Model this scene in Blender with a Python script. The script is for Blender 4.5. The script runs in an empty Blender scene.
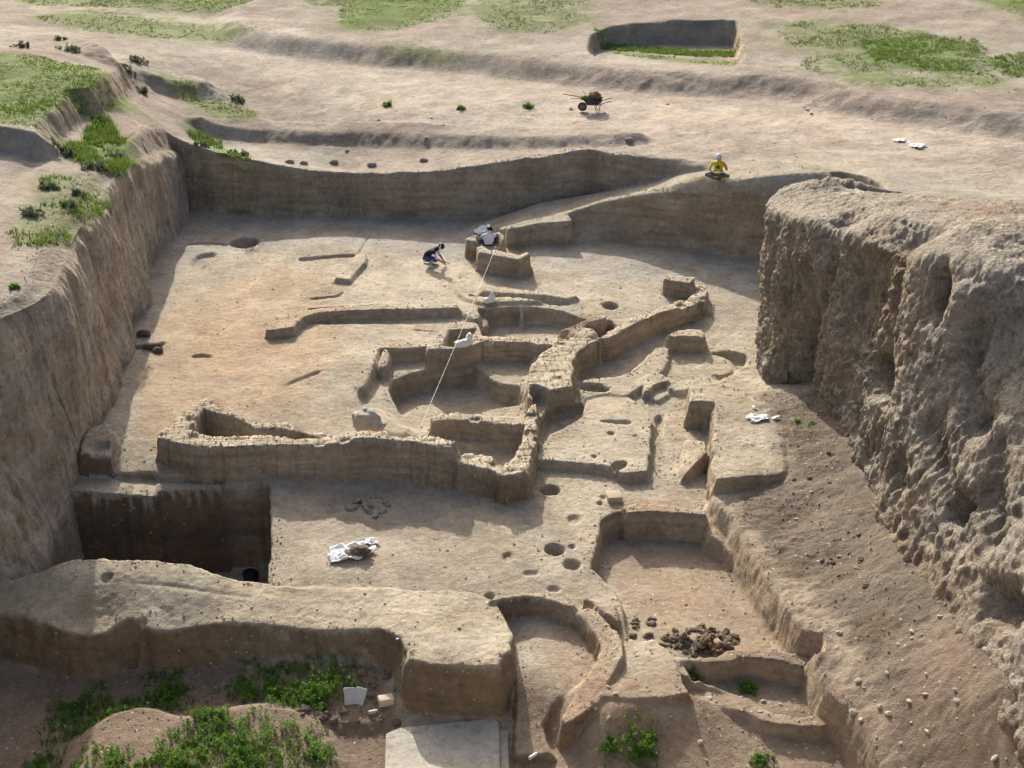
import bpy, bmesh, math, random
import numpy as np
from mathutils import Vector, Matrix, Euler
random.seed(7)
rng = np.random.default_rng(11)
scene = bpy.context.scene
COL = scene.collection

# ------------------------------------------------------------------ camera
CAM_H = 17.6; TH = math.radians(26.0); FPX = 1450.0
cs, sn = math.cos(TH), math.sin(TH)
def at(u, v, z=0.0):
    """world point seen at photo position (u, v) on the level z"""
    a = (384.0 - v) / FPX
    dx = (u - 512.0) / FPX; dy = cs + a * sn; dz = -sn + a * cs
    t = (z - CAM_H) / dz
    return np.array([dx * t, dy * t, z])
def project(P):
    P = np.asarray(P, float)
    y, z = P[..., 1], P[..., 2] - CAM_H
    zc = y * cs - z * sn
    return 512 + FPX * P[..., 0] / zc, 384 - FPX * (y * sn + z * cs) / zc
cam_d = bpy.data.cameras.new("camera"); cam = bpy.data.objects.new("camera", cam_d)
COL.objects.link(cam); scene.camera = cam
cam_d.sensor_width = 36; cam_d.lens = FPX / 1024 * 36; cam_d.clip_end = 3000; cam_d.clip_start = 0.1
cam.location = (0, 0, CAM_H); cam.rotation_euler = (math.pi / 2 - TH, 0, 0)

# ------------------------------------------------------------------ light
SUN_EL, SUN_AZ = math.radians(29.5), math.radians(-14)       # azimuth from +Y towards +X
sv = Vector((math.sin(SUN_AZ) * math.cos(SUN_EL), math.cos(SUN_AZ) * math.cos(SUN_EL), math.sin(SUN_EL)))
ld = bpy.data.lights.new("sun", 'SUN'); ld.energy = 4.4; ld.angle = math.radians(0.6); ld.color = (1.0, 0.968, 0.905)
lo = bpy.data.objects.new("sun", ld); COL.objects.link(lo); lo.rotation_euler = sv.to_track_quat('Z', 'Y').to_euler()
w = bpy.data.worlds.new("World"); scene.world = w; w.use_nodes = True
nt = w.node_tree; bg = nt.nodes['Background']; sky = nt.nodes.new('ShaderNodeTexSky')
sky.sky_type = 'NISHITA'; sky.sun_disc = False; sky.sun_elevation = SUN_EL; sky.sun_rotation = SUN_AZ % (2 * math.pi)
sky.dust_density = 6.0; sky.air_density = 0.8; sky.ozone_density = 1.0
nt.links.new(sky.outputs[0], bg.inputs[0]); bg.inputs[1].default_value = 0.15
vs = scene.view_settings; vs.view_transform = 'Standard'; vs.look = 'None'; vs.gamma = 1; vs.exposure = 0.45; vs.use_curve_mapping = False
scene.cycles.max_bounces = 4; scene.cycles.diffuse_bounces = 3; scene.cycles.glossy_bounces = 1
scene.cycles.use_denoising = True

# ------------------------------------------------------------------ noise
def _h(ix, iy, iz):
    n = (ix.astype(np.uint32) * np.uint32(374761393) + iy.astype(np.uint32) * np.uint32(668265263) + iz.astype(np.uint32) * np.uint32(2147483647 - 58))
    n = (n ^ (n >> np.uint32(13))) * np.uint32(1274126177)
    n = (n ^ (n >> np.uint32(16))) * np.uint32(2246822519)
    return ((n ^ (n >> np.uint32(15))) & np.uint32(0xFFFFFF)).astype(np.float32) / 16777215.0
def vnoise(x, y, z=None):
    """value noise, -1..1"""
    x = np.asarray(x, np.float64); y = np.asarray(y, np.float64)
    xi = np.floor(x).astype(np.int64); yi = np.floor(y).astype(np.int64)
    fx = (x - xi); fy = (y - yi)
    fx = fx * fx * fx * (fx * (fx * 6 - 15) + 10); fy = fy * fy * fy * (fy * (fy * 6 - 15) + 10)
    if z is None:
        zi = np.zeros_like(xi)
        def pl(zz):
            a = _h(xi, yi, zz) * (1 - fx) + _h(xi + 1, yi, zz) * fx
            b = _h(xi, yi + 1, zz) * (1 - fx) + _h(xi + 1, yi + 1, zz) * fx
            return a * (1 - fy) + b * fy
        return pl(zi) * 2 - 1
    z = np.asarray(z, np.float64); zi = np.floor(z).astype(np.int64); fz = z - zi; fz = fz * fz * (3 - 2 * fz)
    def pl(zz):
        a = _h(xi, yi, zz) * (1 - fx) + _h(xi + 1, yi, zz) * fx
        b = _h(xi, yi + 1, zz) * (1 - fx) + _h(xi + 1, yi + 1, zz) * fx
        return a * (1 - fy) + b * fy
    return (pl(zi) * (1 - fz) + pl(zi + 1) * fz) * 2 - 1
def fbm(x, y, z=None, o=4, g=0.5):
    r = 0; a = 1.0; s = 0; f = 1.0
    for k in range(o):
        r = r + a * vnoise(x * f + 17.3 * k, y * f - 9.1 * k, None if z is None else z * f + 5.7 * k); s += a
        a *= g; f *= 2.03
    return r / s
def worley(x, y, z):
    """distances to the two nearest cell points and the nearest cell's random number"""
    xi, yi, zi = (np.floor(q).astype(np.int64) for q in (x, y, z)); f1 = np.full(x.shape, 9.); f2 = f1.copy(); rr = np.zeros(x.shape)
    for i in (-1, 0, 1):
        for j in (-1, 0, 1):
            for k in (-1, 0, 1):
                a, b, c = xi + i, yi + j, zi + k
                dd = np.sqrt((a + _h(a, b, c) - x) ** 2 + (b + _h(a + 71, b, c) - y) ** 2 + (c + _h(a, b + 53, c) - z) ** 2)
                nr_ = dd < f1; f2 = np.where(nr_, f1, np.minimum(f2, dd)); rr = np.where(nr_, _h(a, b, c + 37), rr); f1 = np.where(nr_, dd, f1)
    return f1, f2, rr
def sstep(t): t = np.clip(t, 0, 1); return t * t * (3 - 2 * t)

# ------------------------------------------------------------------ polygons
def chaikin(P, n=1):
    for _ in range(n):
        Q = np.roll(P, -1, 0); P = np.stack([P * .78 + Q * .22, P * .22 + Q * .78], 1).reshape(-1, P.shape[1])
    return P
def chaikin_open(P, n=1):
    for _ in range(n):
        A, B = P[:-1], P[1:]
        M = np.stack([A * .75 + B * .25, A * .25 + B * .75], 1).reshape(-1, P.shape[1])
        P = np.vstack([P[:1], M, P[-1:]])
    return P
def sdf(X, Y, P):
    d = np.full(X.shape, 1e9); ins = np.zeros(X.shape, bool)
    n = len(P)
    for i in range(n):
        ax, ay = P[i][:2]; bx, by = P[(i + 1) % n][:2]
        ex, ey = bx - ax, by - ay; L = ex * ex + ey * ey + 1e-12
        t = np.clip(((X - ax) * ex + (Y - ay) * ey) / L, 0, 1)
        d = np.minimum(d, (X - ax - t * ex) ** 2 + (Y - ay - t * ey) ** 2)
        if ay != by:
            c = ((ay > Y) != (by > Y)) & (X < ex * (Y - ay) / (by - ay) + ax)
            ins ^= c
    d = np.sqrt(d); return np.where(ins, d, -d)
def px(poly, z=None):
    """[(u,v[,z])] -> world points; z is the level of points that carry none"""
    out = []
    for p in poly:
        if len(p) == 4: out.append([p[0], p[1], p[2]])          # ('world') x, y, z, flag
        else: out.append(at(p[0], p[1], p[2] if len(p) > 2 else z))
    return np.array(out, float)
def rbf(X, Y, C):
    n = len(C); D = np.hypot(C[:, None, 0] - C[None, :, 0], C[:, None, 1] - C[None, :, 1])
    A = np.zeros((n + 1, n + 1)); A[:n, :n] = np.sqrt(D * D + .25) ; A[:n, n] = A[n, :n] = 1
    A[:n, :n] -= np.eye(n) * 0.15
    wv = np.linalg.solve(A, np.append(C[:, 2], 0))
    r = np.full(X.shape, wv[n])
    for i in range(n): r = r + wv[i] * np.sqrt((X - C[i, 0]) ** 2 + (Y - C[i, 1]) ** 2 + .25)
    return r

# ------------------------------------------------------------------ grid
def axis(segs):
    a = [segs[0][0]]
    for x0, x1, d in segs:
        n = max(1, int(round((x1 - x0) / d))); a += list(np.linspace(x0, x1, n + 1)[1:])
    return np.array(a)
def geo(x0, x1, d, g):
    o = []; x = x0
    while x < x1: d *= g; x += d; o.append(x)
    return o
xs = axis([(-20, -13, .09), (-13, -10, .06), (-10, 10, .042), (10, 14, .055), (14, 20, .09)])
gx = geo(20, 700, .1, 1.16); xs = np.concatenate([[-q for q in gx][::-1], xs, gx])
ys = axis([(16, 21, .15), (21, 29, .036), (29, 41, .043), (41, 51, .055), (51, 60, .09), (60, 84, .22)])
ys = np.concatenate([[-400, -200, -100, -50, -20, 0, 5, 9, 12, 14], ys, geo(84, 1200, .25, 1.16)])
GX, GY = np.meshgrid(xs, ys)                              # [row=y, col=x]
NY, NX = GX.shape
print("grid", NX, NY, NX * NY)
N1 = fbm(GX * .8, GY * .8, o=3); N4 = fbm(GX * 3.7 + 40, GY * 3.7, o=3); N12 = fbm(GX * 11 + 9, GY * 11, o=2)

up = px([(200,140,2.0),(260,155,1.75),(340,168,1.45),(420,165,1.7),(500,157,2.0),(590,145,2.4),(700,150,2.5),(800,150,2.55),(900,160,2.5),(1000,180,2.5),(1150,200,2.6),
 (200,100,2.3),(400,110,2.2),(600,105,2.4),(800,120,2.6),(1000,150,2.7),(1200,150,2.8),
 (100,20,3.0),(300,30,2.6),(500,30,2.6),(700,10,3.0),(900,20,3.2),(1024,0,3.6),(500,-10,3),(0,0,3.2),
 (20,325,4.4),(-60,350,4.5),(60,285,4.35),(80,240,4.2),(100,200,4.15),(120,165,3.95),(140,140,3.4),(120,120,3.8),(160,130,2.8),(0,250,4.5),(0,180,4.5),(60,160,4.25),(70,120,4.25),(110,95,4.1),(150,100,3.0),
 (-200,250,5),(0,100,4.3),(50,70,4.2),(100,60,3.5),(150,62,3.1),(185,85,2.5),(-200,70,4.5),(-300,400,4.6)])
up = np.vstack([up, [[0,130,4.5],[-90,130,6],[90,130,7],[0,300,9],[200,300,12],[-200,300,10],[0,900,20],[600,900,30],[-600,900,25],[-40,0,4.5],[-300,0,5],[40,20,5],[60,40,3],[300,0,5],[0,-300,3]]])
U = rbf(GX, GY, up)
far = sstep((GY - 52) / 30)
U += .05 * N1 + .014 * N4 + .05 * fbm(GX * .3, GY * .3, o=3) * (1 + 3 * far)
U += .007 * N12 * (GY < 62)

H = U.copy()
OWN = np.zeros(GX.shape, np.int16); BR = np.zeros(GX.shape, np.float32); CUT = np.zeros(GX.shape, np.float32)
OWNERS = {}
def win(P, m):
    x0, x1 = P[:, 0].min() - m, P[:, 0].max() + m; y0, y1 = P[:, 1].min() - m, P[:, 1].max() + m
    return slice(max(np.searchsorted(ys, y0), 0), min(np.searchsorted(ys, y1) + 1, NY)), slice(max(np.searchsorted(xs, x0), 0), min(np.searchsorted(xs, x1) + 1, NX))
def plane(P, X, Y):
    A = np.c_[P[:, 0] - P[0, 0], P[:, 1] - P[0, 1], np.ones(len(P))]
    lam = np.diag([.05, .05, 0]); c = np.linalg.solve(A.T @ A + lam, A.T @ P[:, 2])
    return c[0] * (X - P[0, 0]) + c[1] * (Y - P[0, 1]) + c[2]
def bricks_at(X, Y, ang, bl=.32, bw=.32):
    c, s = math.cos(ang), math.sin(ang); a = X * c + Y * s; b = -X * s + Y * c
    row = np.floor(b / bw); a2 = a / bl + .5 * ((row + 1) % 2)
    cell = np.floor(a2); fa = a2 - cell; fb = b / bw - row
    e = np.minimum(np.minimum(fa, 1 - fa) * bl, np.minimum(fb, 1 - fb) * bw)
    r = _h(cell.astype(np.int64), row.astype(np.int64), np.full(cell.shape, 3, np.int64))
    return e, r
def feat(poly, z=None, b=.14, kind='up', own=None, floor=None, zin=None, rough=.05, ch=1, brick=None, add=None, top=None, cut=None, rnd=.65, bump=.012):
    """one earthwork: a raised mass ('up') whose top outline is poly, or a sunk one ('down') whose rim is poly"""
    P = px(poly, z); P0 = P
    if ch: P = chaikin(P, ch)
    if own is not None and b <= .2: rnd = min(rnd, .3)
    sl = win(P, b + .35); X, Y = GX[sl], GY[sl]
    if b >= .4: s = sdf(X, Y, P) + rough * (N4[sl] * .22 + N1[sl] * 1.0)
    else: s = sdf(X, Y, P) + rough * .8 * (N4[sl] * .55 + N1[sl] * .7 + N12[sl] * (.05 if own else .2))
    if own is not None and b <= .2: b = b * .66
    if brick is not None:
        e, r = bricks_at(X, Y, brick); s = s + (r - .5) * .07
    t = np.clip((s + b) / b if kind == 'up' else s / b, 0, 1)
    wgt = (1 - rnd) * t + rnd * sstep(t)
    if add is not None: H[sl] += wgt * add
    else:
        if floor is not None: zz = floor[sl]
        elif zin is not None: zz = (rbf(X, Y, px(zin)) if len(zin) > 3 else plane(px(zin), X, Y)) if isinstance(zin, list) else np.full(X.shape, float(zin))
        elif np.ptp(P0[:, 2]) > .4 and len(P0) > 8: zz = rbf(X, Y, P0)
        else: zz = plane(P, X, Y)
        zz = zz + bump * (.55 * N4[sl] + .4 * N12[sl] + .9 * N1[sl])
        if brick is not None: zz = zz + (r - .5) * .036 - .09 * (r > .92) * sstep(e / .05) - .03 * (1 - sstep(e / .035))
        H[sl] = H[sl] * (1 - wgt) + zz * wgt
    OWNs = OWN[sl]
    if own is None:
        if add is None: OWNs[wgt > .5] = 0
    else:
        OWNs[t > .02] = OWNERS.setdefault(own, len(OWNERS) + 1)
    if brick is not None: BR[sl] = np.maximum(BR[sl], wgt.astype(np.float32))
    else: BR[sl] *= (1 - wgt).astype(np.float32)
    return P
def hole(u, v, r, z, depth, el=1.0):
    c = at(u, v, z); R = r / 1450 * math.hypot(c[1], CAM_H - z)
    P = np.array([[c[0] + R * math.cos(a), c[1] + R * el * math.sin(a), z] for a in np.linspace(0, 2 * math.pi, 20, endpoint=False)])
    sl = win(P, .1); t = np.clip(sdf(GX[sl], GY[sl], P) / min(.09, R * .6) + .3, 0, 1); H[sl] -= depth * sstep(t)
# ================================================================== earthworks
# -- the open land: green terrace at the left, high bank and its cut at the back, low scarps
feat([(-300,120,5.2),(0,126,5.2),(36,128,5.2),(39,113,5.2),(60,96,5.1),(64,87,5.1),(86,84,5.0),(100,78,4.7),(112,72,4.4),(118,64,4.2),(90,52,4.2),(0,50,5),(-300,55,5)], b=.55, add=.75, rough=.22, ch=0)
feat([(235,40,2.7),(341,46,2.7),(474,52,2.9),(560,60,3.0),(620,66,3.1),(682,70,3.2),(775,72,3.3),(830,80,3.3),(869,88,3.4),(940,100,3.4),(1024,112,3.4),(1300,140,3.5),(1500,-60,4),(500,-80,4),(240,10,2.8)], b=1.6, add=.55, rough=.14, ch=1)
feat([(584,50,3.0),(592,30,3.3),(612,22,3.35),(735,20,3.35),(741,28,3.3),(746,78,2.75),(690,80,2.75),(620,68,2.8),(596,60,2.9)], zin=[(592,50,2.38),(740,52,2.38),(745,68,2.75),(610,62,2.72)], b=.3, kind='down', rough=.12)
feat([(190,131,2.0),(320,130,2.0),(420,133,2.1),(500,139,2.2),(600,146,2.3),(650,140,2.4),(420,122,2.2),(250,120,2.1)], b=.7, add=.30, rough=.14)
feat([(105,66,3.8),(150,63,3.3),(185,74,3.0),(205,84,2.7),(180,86,2.8),(140,76,3.2),(120,76,3.6)], b=1.3, add=.5, rough=.4)
feat([(0,172,4.4),(60,140,4.3),(85,112,4.2),(92,118,4.2),(62,150,4.3),(30,180,4.4),(0,200,4.5)], b=.5, add=-.08, kind='down', rough=.2)

# -- the trench
FC = px([(250,230,.0),(200,260,0),(250,330,0),(420,270,.05),(330,290,.05),(480,290,.05),(600,285,.0),(740,300,-.3),(730,270,-.15),(720,345,-.45),(120,440,-.08),(300,385,-.1),(350,412,-.3),(250,390,-.05),(370,360,.03),(300,345,-.08),(420,330,-.05),
 (600,430,-.5),(560,500,-.62),(640,500,-.6),(690,450,-.62),(400,530,-.8),(340,580,-.8),(470,560,-.85),(540,580,-.85),(610,590,-.95),(560,650,-1.25),
 (560,745,-1.98),(560,722,-1.75),(600,708,-1.05),(640,706,-1.05),(680,714,-1.15),(570,712,-1.4),(720,722,-1.5),(765,733,-1.6),(825,738,-1.62),(650,745,-1.58),(760,750,-1.68),(840,760,-1.75),(200,690,-2.0),(440,760,-2.15),(60,720,-2.1),(350,720,-2.0),(-60,700,-2.1),(900,800,-1.9),(450,850,-2.2),(100,850,-2.0),(20,640,-1.9)])
N7 = fbm(GX * 1.9 + 70, GY * 1.9, o=5, g=.55)
F = rbf(GX, GY, FC) + .022 * N7 + .016 * N1 + .003 * N12
lw_top = [(183,150,1.95),(160,152,2.7),(130,167,3.75),(115,180,4.0),(93,213,4.1),(75,245,4.2),(66,272,4.25),(50,298,4.3),(17,312,4.35),(-60,345,4.4),(-180,400,4.5)]
lwT = px(lw_top) - np.array([.6, 0, 0])
T = [tuple(p) + (1,) for p in lwT[::-1]] + [(213,159,1.9),(267,163,1.85),(341,176,1.45),(420,172,1.72),(504,163,2.0),(591,150,2.4),(641,159,2.5),(674,166,2.45),(705,171,2.45),(750,160,2.5),(779,157,2.5),(830,157,2.5),(869,160,2.5),(884,170,2.5),(890,182,2.45),(893,194,2.4),(894,204,2.2),(12.2,38,2,1),(13.5,30,2,1),(20,24,2,1),(20,13,0,1),(-13,13,0,1),(-13,20,2,1)]
TP = px(T); HU = H.copy()
sl = (slice(0, NY), slice(0, NX))
s = sdf(GX, GY, TP) + .05 * N4 + .08 * N1 + .02 * N12
bt = np.where(GY > 46, .32, .3); tt = np.clip(s / bt, 0, 1); wgt = .6 * tt + .4 * sstep(tt)
H = H * (1 - wgt) + F * wgt
INTR = s > 0

# -- the banks along the back of the trench: low vertical cut, then the sloping ramp and hump on top of it
feat([(506,226,.62),(545,217,.78),(566,214,.9),(600,202,1.2),(650,199,1.45),(710,198,1.75),(770,201,1.8),(840,204,1.8),(860,190,2.2),(800,165,2.4),(720,172,2.4),(674,176,2.0),(608,192,1.15),(541,204,.65),(480,224,.2)], b=.22, rough=.06, ch=0)
feat([(468,228,.1),(541,203,.7),(608,193,1.2),(674,177,2.02),(705,172,2.4),(750,158,2.55),(830,152,2.55),(880,153,2.55),(915,158,2.55),(920,190,2.5),(905,203,2.45),(893,197,2.45),(880,184,2.45),(864,176,2.45),(840,172,2.45),(800,173,2.45),(740,180,2.4),(706,176,2.32),(667,187,1.85),(640,193,1.6),(609,199,1.3),(566,212,.92),(545,216,.75),(506,226,.52)], b=.62, rough=.08, ch=0, rnd=.3)
feat([(506,226,.72),(525,221,.78),(545,217,.84),(566,213,.92),(571,217,.9),(571,222,.86),(540,223,.8),(508,230,.7)], b=.12, own='earth_pier', rough=.04, bump=.02)

# -- mud step at the foot of the left wall; the pit
feat([(86,425,.32),(112,424,.32),(116,434,.30),(110,446,.28),(100,456,.2),(88,466,.1),(74,468,.1)], b=.16, own='mud_step', rough=.08)
feat([(95,447,.12),(112,447,.12),(106,466,.05),(84,472,.05)], b=.12, own='mud_step', rough=.06)
feat([(40,474,-.1),(73,474,-.1),(112,472,-.1),(153,478,-.1),(158,492,-.55),(200,490,-.7),(268,491,-.75),(271,505,-.78),(270,520,-.79),(273,545,-.8),(268,566,-.8),(268,579,-.78),(230,574,-.65),(180,565,-.45),(120,562,-.4),(30,563,-.4)], zin=-3.0, b=.14, kind='down', rough=.05, ch=0)
feat([(60,490,-.42),(153,492,-.42),(160,497,-.75),(222,490,-.75),(222,486,-.72),(158,482,-.55),(153,478,-.5),(60,478,-.45)], b=.10, rough=.05, ch=0)
feat([(157,484,-.48),(190,483,-.5),(220,484,-.55),(221,489,-.6),(190,491,-.6),(158,491,-.55)], b=.10, rough=.05, ch=0, own='mudbrick_wall')

# -- front earth baulk (its face looks at the camera)
feat([(-250,640,-1.2),(0,622,-1.1),(27,622,-1.02),(53,632,-1.02),(87,637,-1.02),(106,633,-1.0),(114,627,-.95),(128,621,-.9),(146,626,-.95),(155,632,-1.0),(187,628,-.97),(233,624,-.95),(283,626,-.92),(333,629,-.92),(376,629,-.9),(400,640,-.85),(409,660,-.8),(430,664,-.76),(470,666,-.74),(497,664,-.74),(507,650,-.76),(512,630,-.8),(506,612,-.85),(494,604,-.88),(470,594,-.86),(420,592,-.8),(340,588,-.78),(272,584,-.75),(240,577,-.55),(180,565,-.42),(120,561,-.35),(75,560,-.35),(30,572,-.5),(-250,600,-.6)],
     zin=[(-100,620,-1.0),(27,600,-.75),(110,580,-.4),(180,585,-.5),(250,600,-.75),(187,625,-.95),(300,600,-.85),(330,628,-.93),(420,610,-.72),(460,640,-.68),(500,650,-.74),(500,610,-.85),(100,620,-.9),(400,600,-.78),(60,575,-.45),(270,582,-.78)],
     b=.30, own='earth_baulk', rough=.10, bump=.03, rnd=.8, ch=0)
hole(128, 628, 9, -.95, .16, .8); hole(141, 626, 6, -.95, .12, .8); hole(107, 579, 6, -.45, .08)
feat([(115,578,-.4),(250,592,-.7),(262,600,-.75),(180,592,-.62),(112,584,-.45)], add=-.07, kind='down', b=.25, rough=.1)

# -- sunk rooms round the basin
feat([(379,347),(383,348),(427,346),(450,340),(483,343),(529,341),(537,350),(530,372),(528,396),(533,407),(495,404),(432,415),(415,425),(396,425),(372,408),(358,398),(356,385),(366,380),(377,356)], z=0., zin=-.42, b=.13, kind='down', rough=.04)
feat([(340,402,-.1),(372,402,-.3),(404,414,-.3),(420,428,-.2),(400,434,-.1),(370,425,-.1)], zin=-.28, b=.3, kind='down', rough=.05)
feat([(388,388),(391,380),(409,373),(424,369),(440,363),(470,362),(480,369.5),(504,378),(519,384),(526,394),(524,404),(495,408),(470,416),(440,421),(415,420),(398,412),(391,397)], z=-.40, zin=-1.02, b=.16, kind='down', rough=.04)
feat([(402,424),(409,411),(424,404),(438,407),(443,418),(425,428)], z=-.48, b=.5, rough=.05, rnd=.9)
feat([(646,376),(649,376),(647.5,392),(646,408),(644,408)], z=-.3, zin=-.55, b=.05, kind='down', rough=.01)
feat([(384,349,.02),(388,349,.02),(389,362,-.05),(384,368,-.1),(378,366,-.05)], z=-.1, b=.1, rough=.04)
feat([(483,343),(529,341),(534,350),(530,372),(504,375),(482,365)], z=-.1, zin=-.48, b=.12, kind='down', rough=.03)
# mud bin
feat([(427,350),(428,345),(436,336),(448,324),(462,322),(478,322),(482,333),(482,341),(478,344),(452,350),(438,348.5)], z=.14, b=.12, own='mud_bin', rough=.03)
feat([(442,345.5),(449,330),(476,328.5),(472,339),(461,345),(452,347)], z=.14, zin=-.3, b=.10, kind='down', own='mud_bin', rough=.02, ch=0)
# room of the oven, long step wall with its stub
feat([(320,315,.1),(400,311.5,.08),(474,309,.06),(478,321,0),(440,323,0),(330,325,-.02),(302,324,-.02)], zin=-.14, b=.12, kind='down', rough=.04)
feat([(476,308),(519,304),(562,307),(576,312),(595,315),(612,313),(617,319),(604,330),(585,337),(533,339),(483,336),(477,322)], z=.05, zin=-.55, b=.14, kind='down', rough=.04)
hole(474, 330, 6, -.2, .15)
feat([(596,318.5,.05),(612,314.5,.05),(616,320,.05),(600,325,0),(585,325,-.1)], z=0, zin=-.75, b=.08, kind='down', rough=.02)
feat([(560,330,-.3),(575,322,-.12),(592,317,-.02),(606,315,.06),(606,318.5,.06),(592,321.5,-.06),(577,327,-.2),(562,333,-.4)], b=.1, own='oven_rim', rough=.03, ch=1)
feat([(570,333,-.35),(580,326,-.2),(592,327,-.15),(594,334,-.2),(585,338,-.25)], b=.3, rough=.15, rnd=.8)
feat([(266,329,.24),(277,318,.24),(299,312,.24),(318,308,.22),(350,306,.2),(384,305,.18),(430,304.5,.16),(476,302,.14),(476,307,.12),(430,309,.14),(384,310,.15),(350,311,.17),(318,313,.2),(303,317,.22),(292,327,.22),(268,331,.22)], b=.10, own='low_mud_wall', rough=.05, ch=0)
feat([(455,288,.1),(462,284,.16),(500,286,.14),(530,290,.14),(556,294,.1),(580,296,.08),(560,300,.08),(520,300,.1),(478,302,.1),(462,297,.08)], b=.12, rough=.08)
feat([(465,297,.06),(480,293,.06),(512,294.5,.06),(548,297,.05),(575,302,.04),(555,303.5,.04),(520,299,.05),(480,298,.05)], zin=-.12, b=.06, kind='down', rough=.05)
# kerb, grooves, slabs on the far floor
feat([(298,259),(330,256),(356,254.5),(357,259),(330,260),(300,263)], z=.0, zin=-.1, b=.1, kind='down', rough=.06)
feat([(356,255),(366,255.5),(365,262),(349,279),(335,278),(342,271)], z=.2, b=.09, own='mud_kerb', rough=.03, ch=0)
feat([(355,256),(359,256),(370,238),(368,236)], z=.03, zin=-.07, b=.08, kind='down', rough=.02)
feat([(308,298),(338,295),(342,291),(344,293),(339,298),(310,300)], z=.03, zin=-.07, b=.05, kind='down', rough=.03)
hole(245, 243, 14, 0, .35); hole(233, 229, 5, 0, .06, .8); hole(610, 303, 8, 0, .3); hole(142, 346, 9, 0, .2, .7); hole(160, 344, 5, 0, .1); hole(202, 357, 11, -.03, .08, .5)
feat([(182,243),(205,241),(228,244),(228,246),(205,244),(182,246)], z=0, zin=-.08, b=.05, kind='down', rough=.03)
feat([(188,262),(198,254),(216,252),(218,258),(203,264),(210,268),(190,270)], z=0, zin=-.12, b=.15, kind='down', rough=.1)
feat([(283,383),(300,376),(318,370),(322,372),(304,380),(286,386)], z=-.05, zin=-.13, b=.07, kind='down', rough=.08)
# free-standing blocks at the far side
feat([(466,238),(481,234),(500,232.5),(505,236),(503,240),(497,241),(480,241),(468,241.5)], z=.68, b=.10, own='mud_block', rough=.03)
feat([(478,241.5,.42),(497,241,.42),(501,248,.38),(497,253,.36),(478,252,.36)], b=.1, own='mud_block', rough=.03)
feat([(478,247),(483,245.5),(489,250),(502,251),(519,255),(527,252),(530,254),(520,259.5),(500,256.5),(478,252)], z=.72, b=.12, own='standing_mud_slab', rough=.03, ch=0)
feat([(665,275.5),(680,276.2),(694,277),(695,281),(690,283.5),(672,280.5),(664,279)], z=.36, b=.09, own='fallen_mud_block', rough=.02, ch=0)
feat([(464,274),(472,274),(478,284),(480,296),(474,296),(465,286)], z=.06, b=.08, rough=.06)

# -- passage and the curved wall
feat([(574,364),(577,353),(604,338),(621,330),(640,321),(660,313),(683,307),(695,305),(710,302),(730,318),(706,330),(668,337),(659,346),(642,362),(626,378),(580,380)], z=-.02, zin=[(590,372,-.62),(640,340,-.55),(690,315,-.42),(720,312,-.34),(610,365,-.6)], b=.13, kind='down', rough=.03)
feat([(596,339),(602,335),(621,326),(635,317),(654,309),(672,303),(686,299),(692,295),(697,284),(706,284),(708,291),(703,299),(695,305),(684,307),(662,312.5),(640,321),(622,331),(609,338)], z=.12, b=.10, own='curved_mudbrick_wall', rough=.04, brick=.6, ch=0)
feat([(579,380),(626,377),(646,358),(660,345.5),(671,349),(667,364),(656,376),(640,386),(628,394),(610,401),(588,400),(580,392)], z=-.27, b=.16, own='sloping_mud_bench', rough=.05)
feat([(668,335),(679,329.5),(701,329.5),(705,333),(704,337.5),(688,337.5),(670,336.5)], z=.02, b=.11, own='brick_stump', rough=.03, ch=0)
feat([(672,352,-.45),(703,352,-.45),(704,366,-.5),(668,368,-.5)], z=-.45, b=.1, rough=.04)
feat([(706,352,-.4),(730,348,-.4),(752,351,-.35),(745,368,-.5),(738,372,-.5),(728,358,-.5)], zin=-.75, b=.18, kind='down', rough=.06)
feat([(652,383),(657,376),(672,378),(680,383),(668,389),(655,391)], z=-.32, b=.1, rough=.06)

feat([(308,306.5),(340,304.5),(384,303),(384,305.3),(340,307),(309,308.5)], z=.13, b=.06, own='low_mud_wall', rough=.05, ch=0)
feat([(413,327),(440,329),(440,331),(413,329.5)], z=0, zin=-.1, b=.06, kind='down', rough=.04)
feat([(642,379),(652,372),(662,374),(669,380),(656,388),(645,391)], z=-.22, b=.09, own='broken_mud_step', rough=.08, ch=0)
feat([(671,384),(688,379),(697,381),(690,388),(676,391)], z=-.34, b=.09, own='broken_mud_step', rough=.08, ch=0)
feat([(655,391),(664,388),(668,394),(658,400),(650,398)], z=-.40, b=.08, own='broken_mud_step', rough=.08, ch=0)
feat([(577,383,-.3),(600,384,-.3),(612,392,-.35),(602,397,-.4),(580,394,-.4)], zin=-.55, b=.12, kind='down', rough=.06)
feat([(708,366),(728,364),(733,372),(714,376)], z=-.42, b=.07, rough=.05)
feat([(470,318),(486,316),(487,328),(472,330)], z=-.25, b=.12, rough=.08)
feat([(519,304.5,.02),(523,304.5,.02),(524,320,-.3),(520,320,-.3)], z=-.05, b=.06, rough=.02)
feat([(458,304),(476,303),(480,318),(474,320),(462,312)], z=.02, b=.1, rough=.06)
feat([(655,415,-.5),(662,414,-.5),(664,428,-.55),(660,440,-.6),(655,436,-.6)], zin=-.68, b=.05, kind='down', rough=.05)
feat([(700,388),(712,386),(716,396),(704,399)], z=.24, b=.1, own='niched_mud_buttress', rough=.06)
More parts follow.
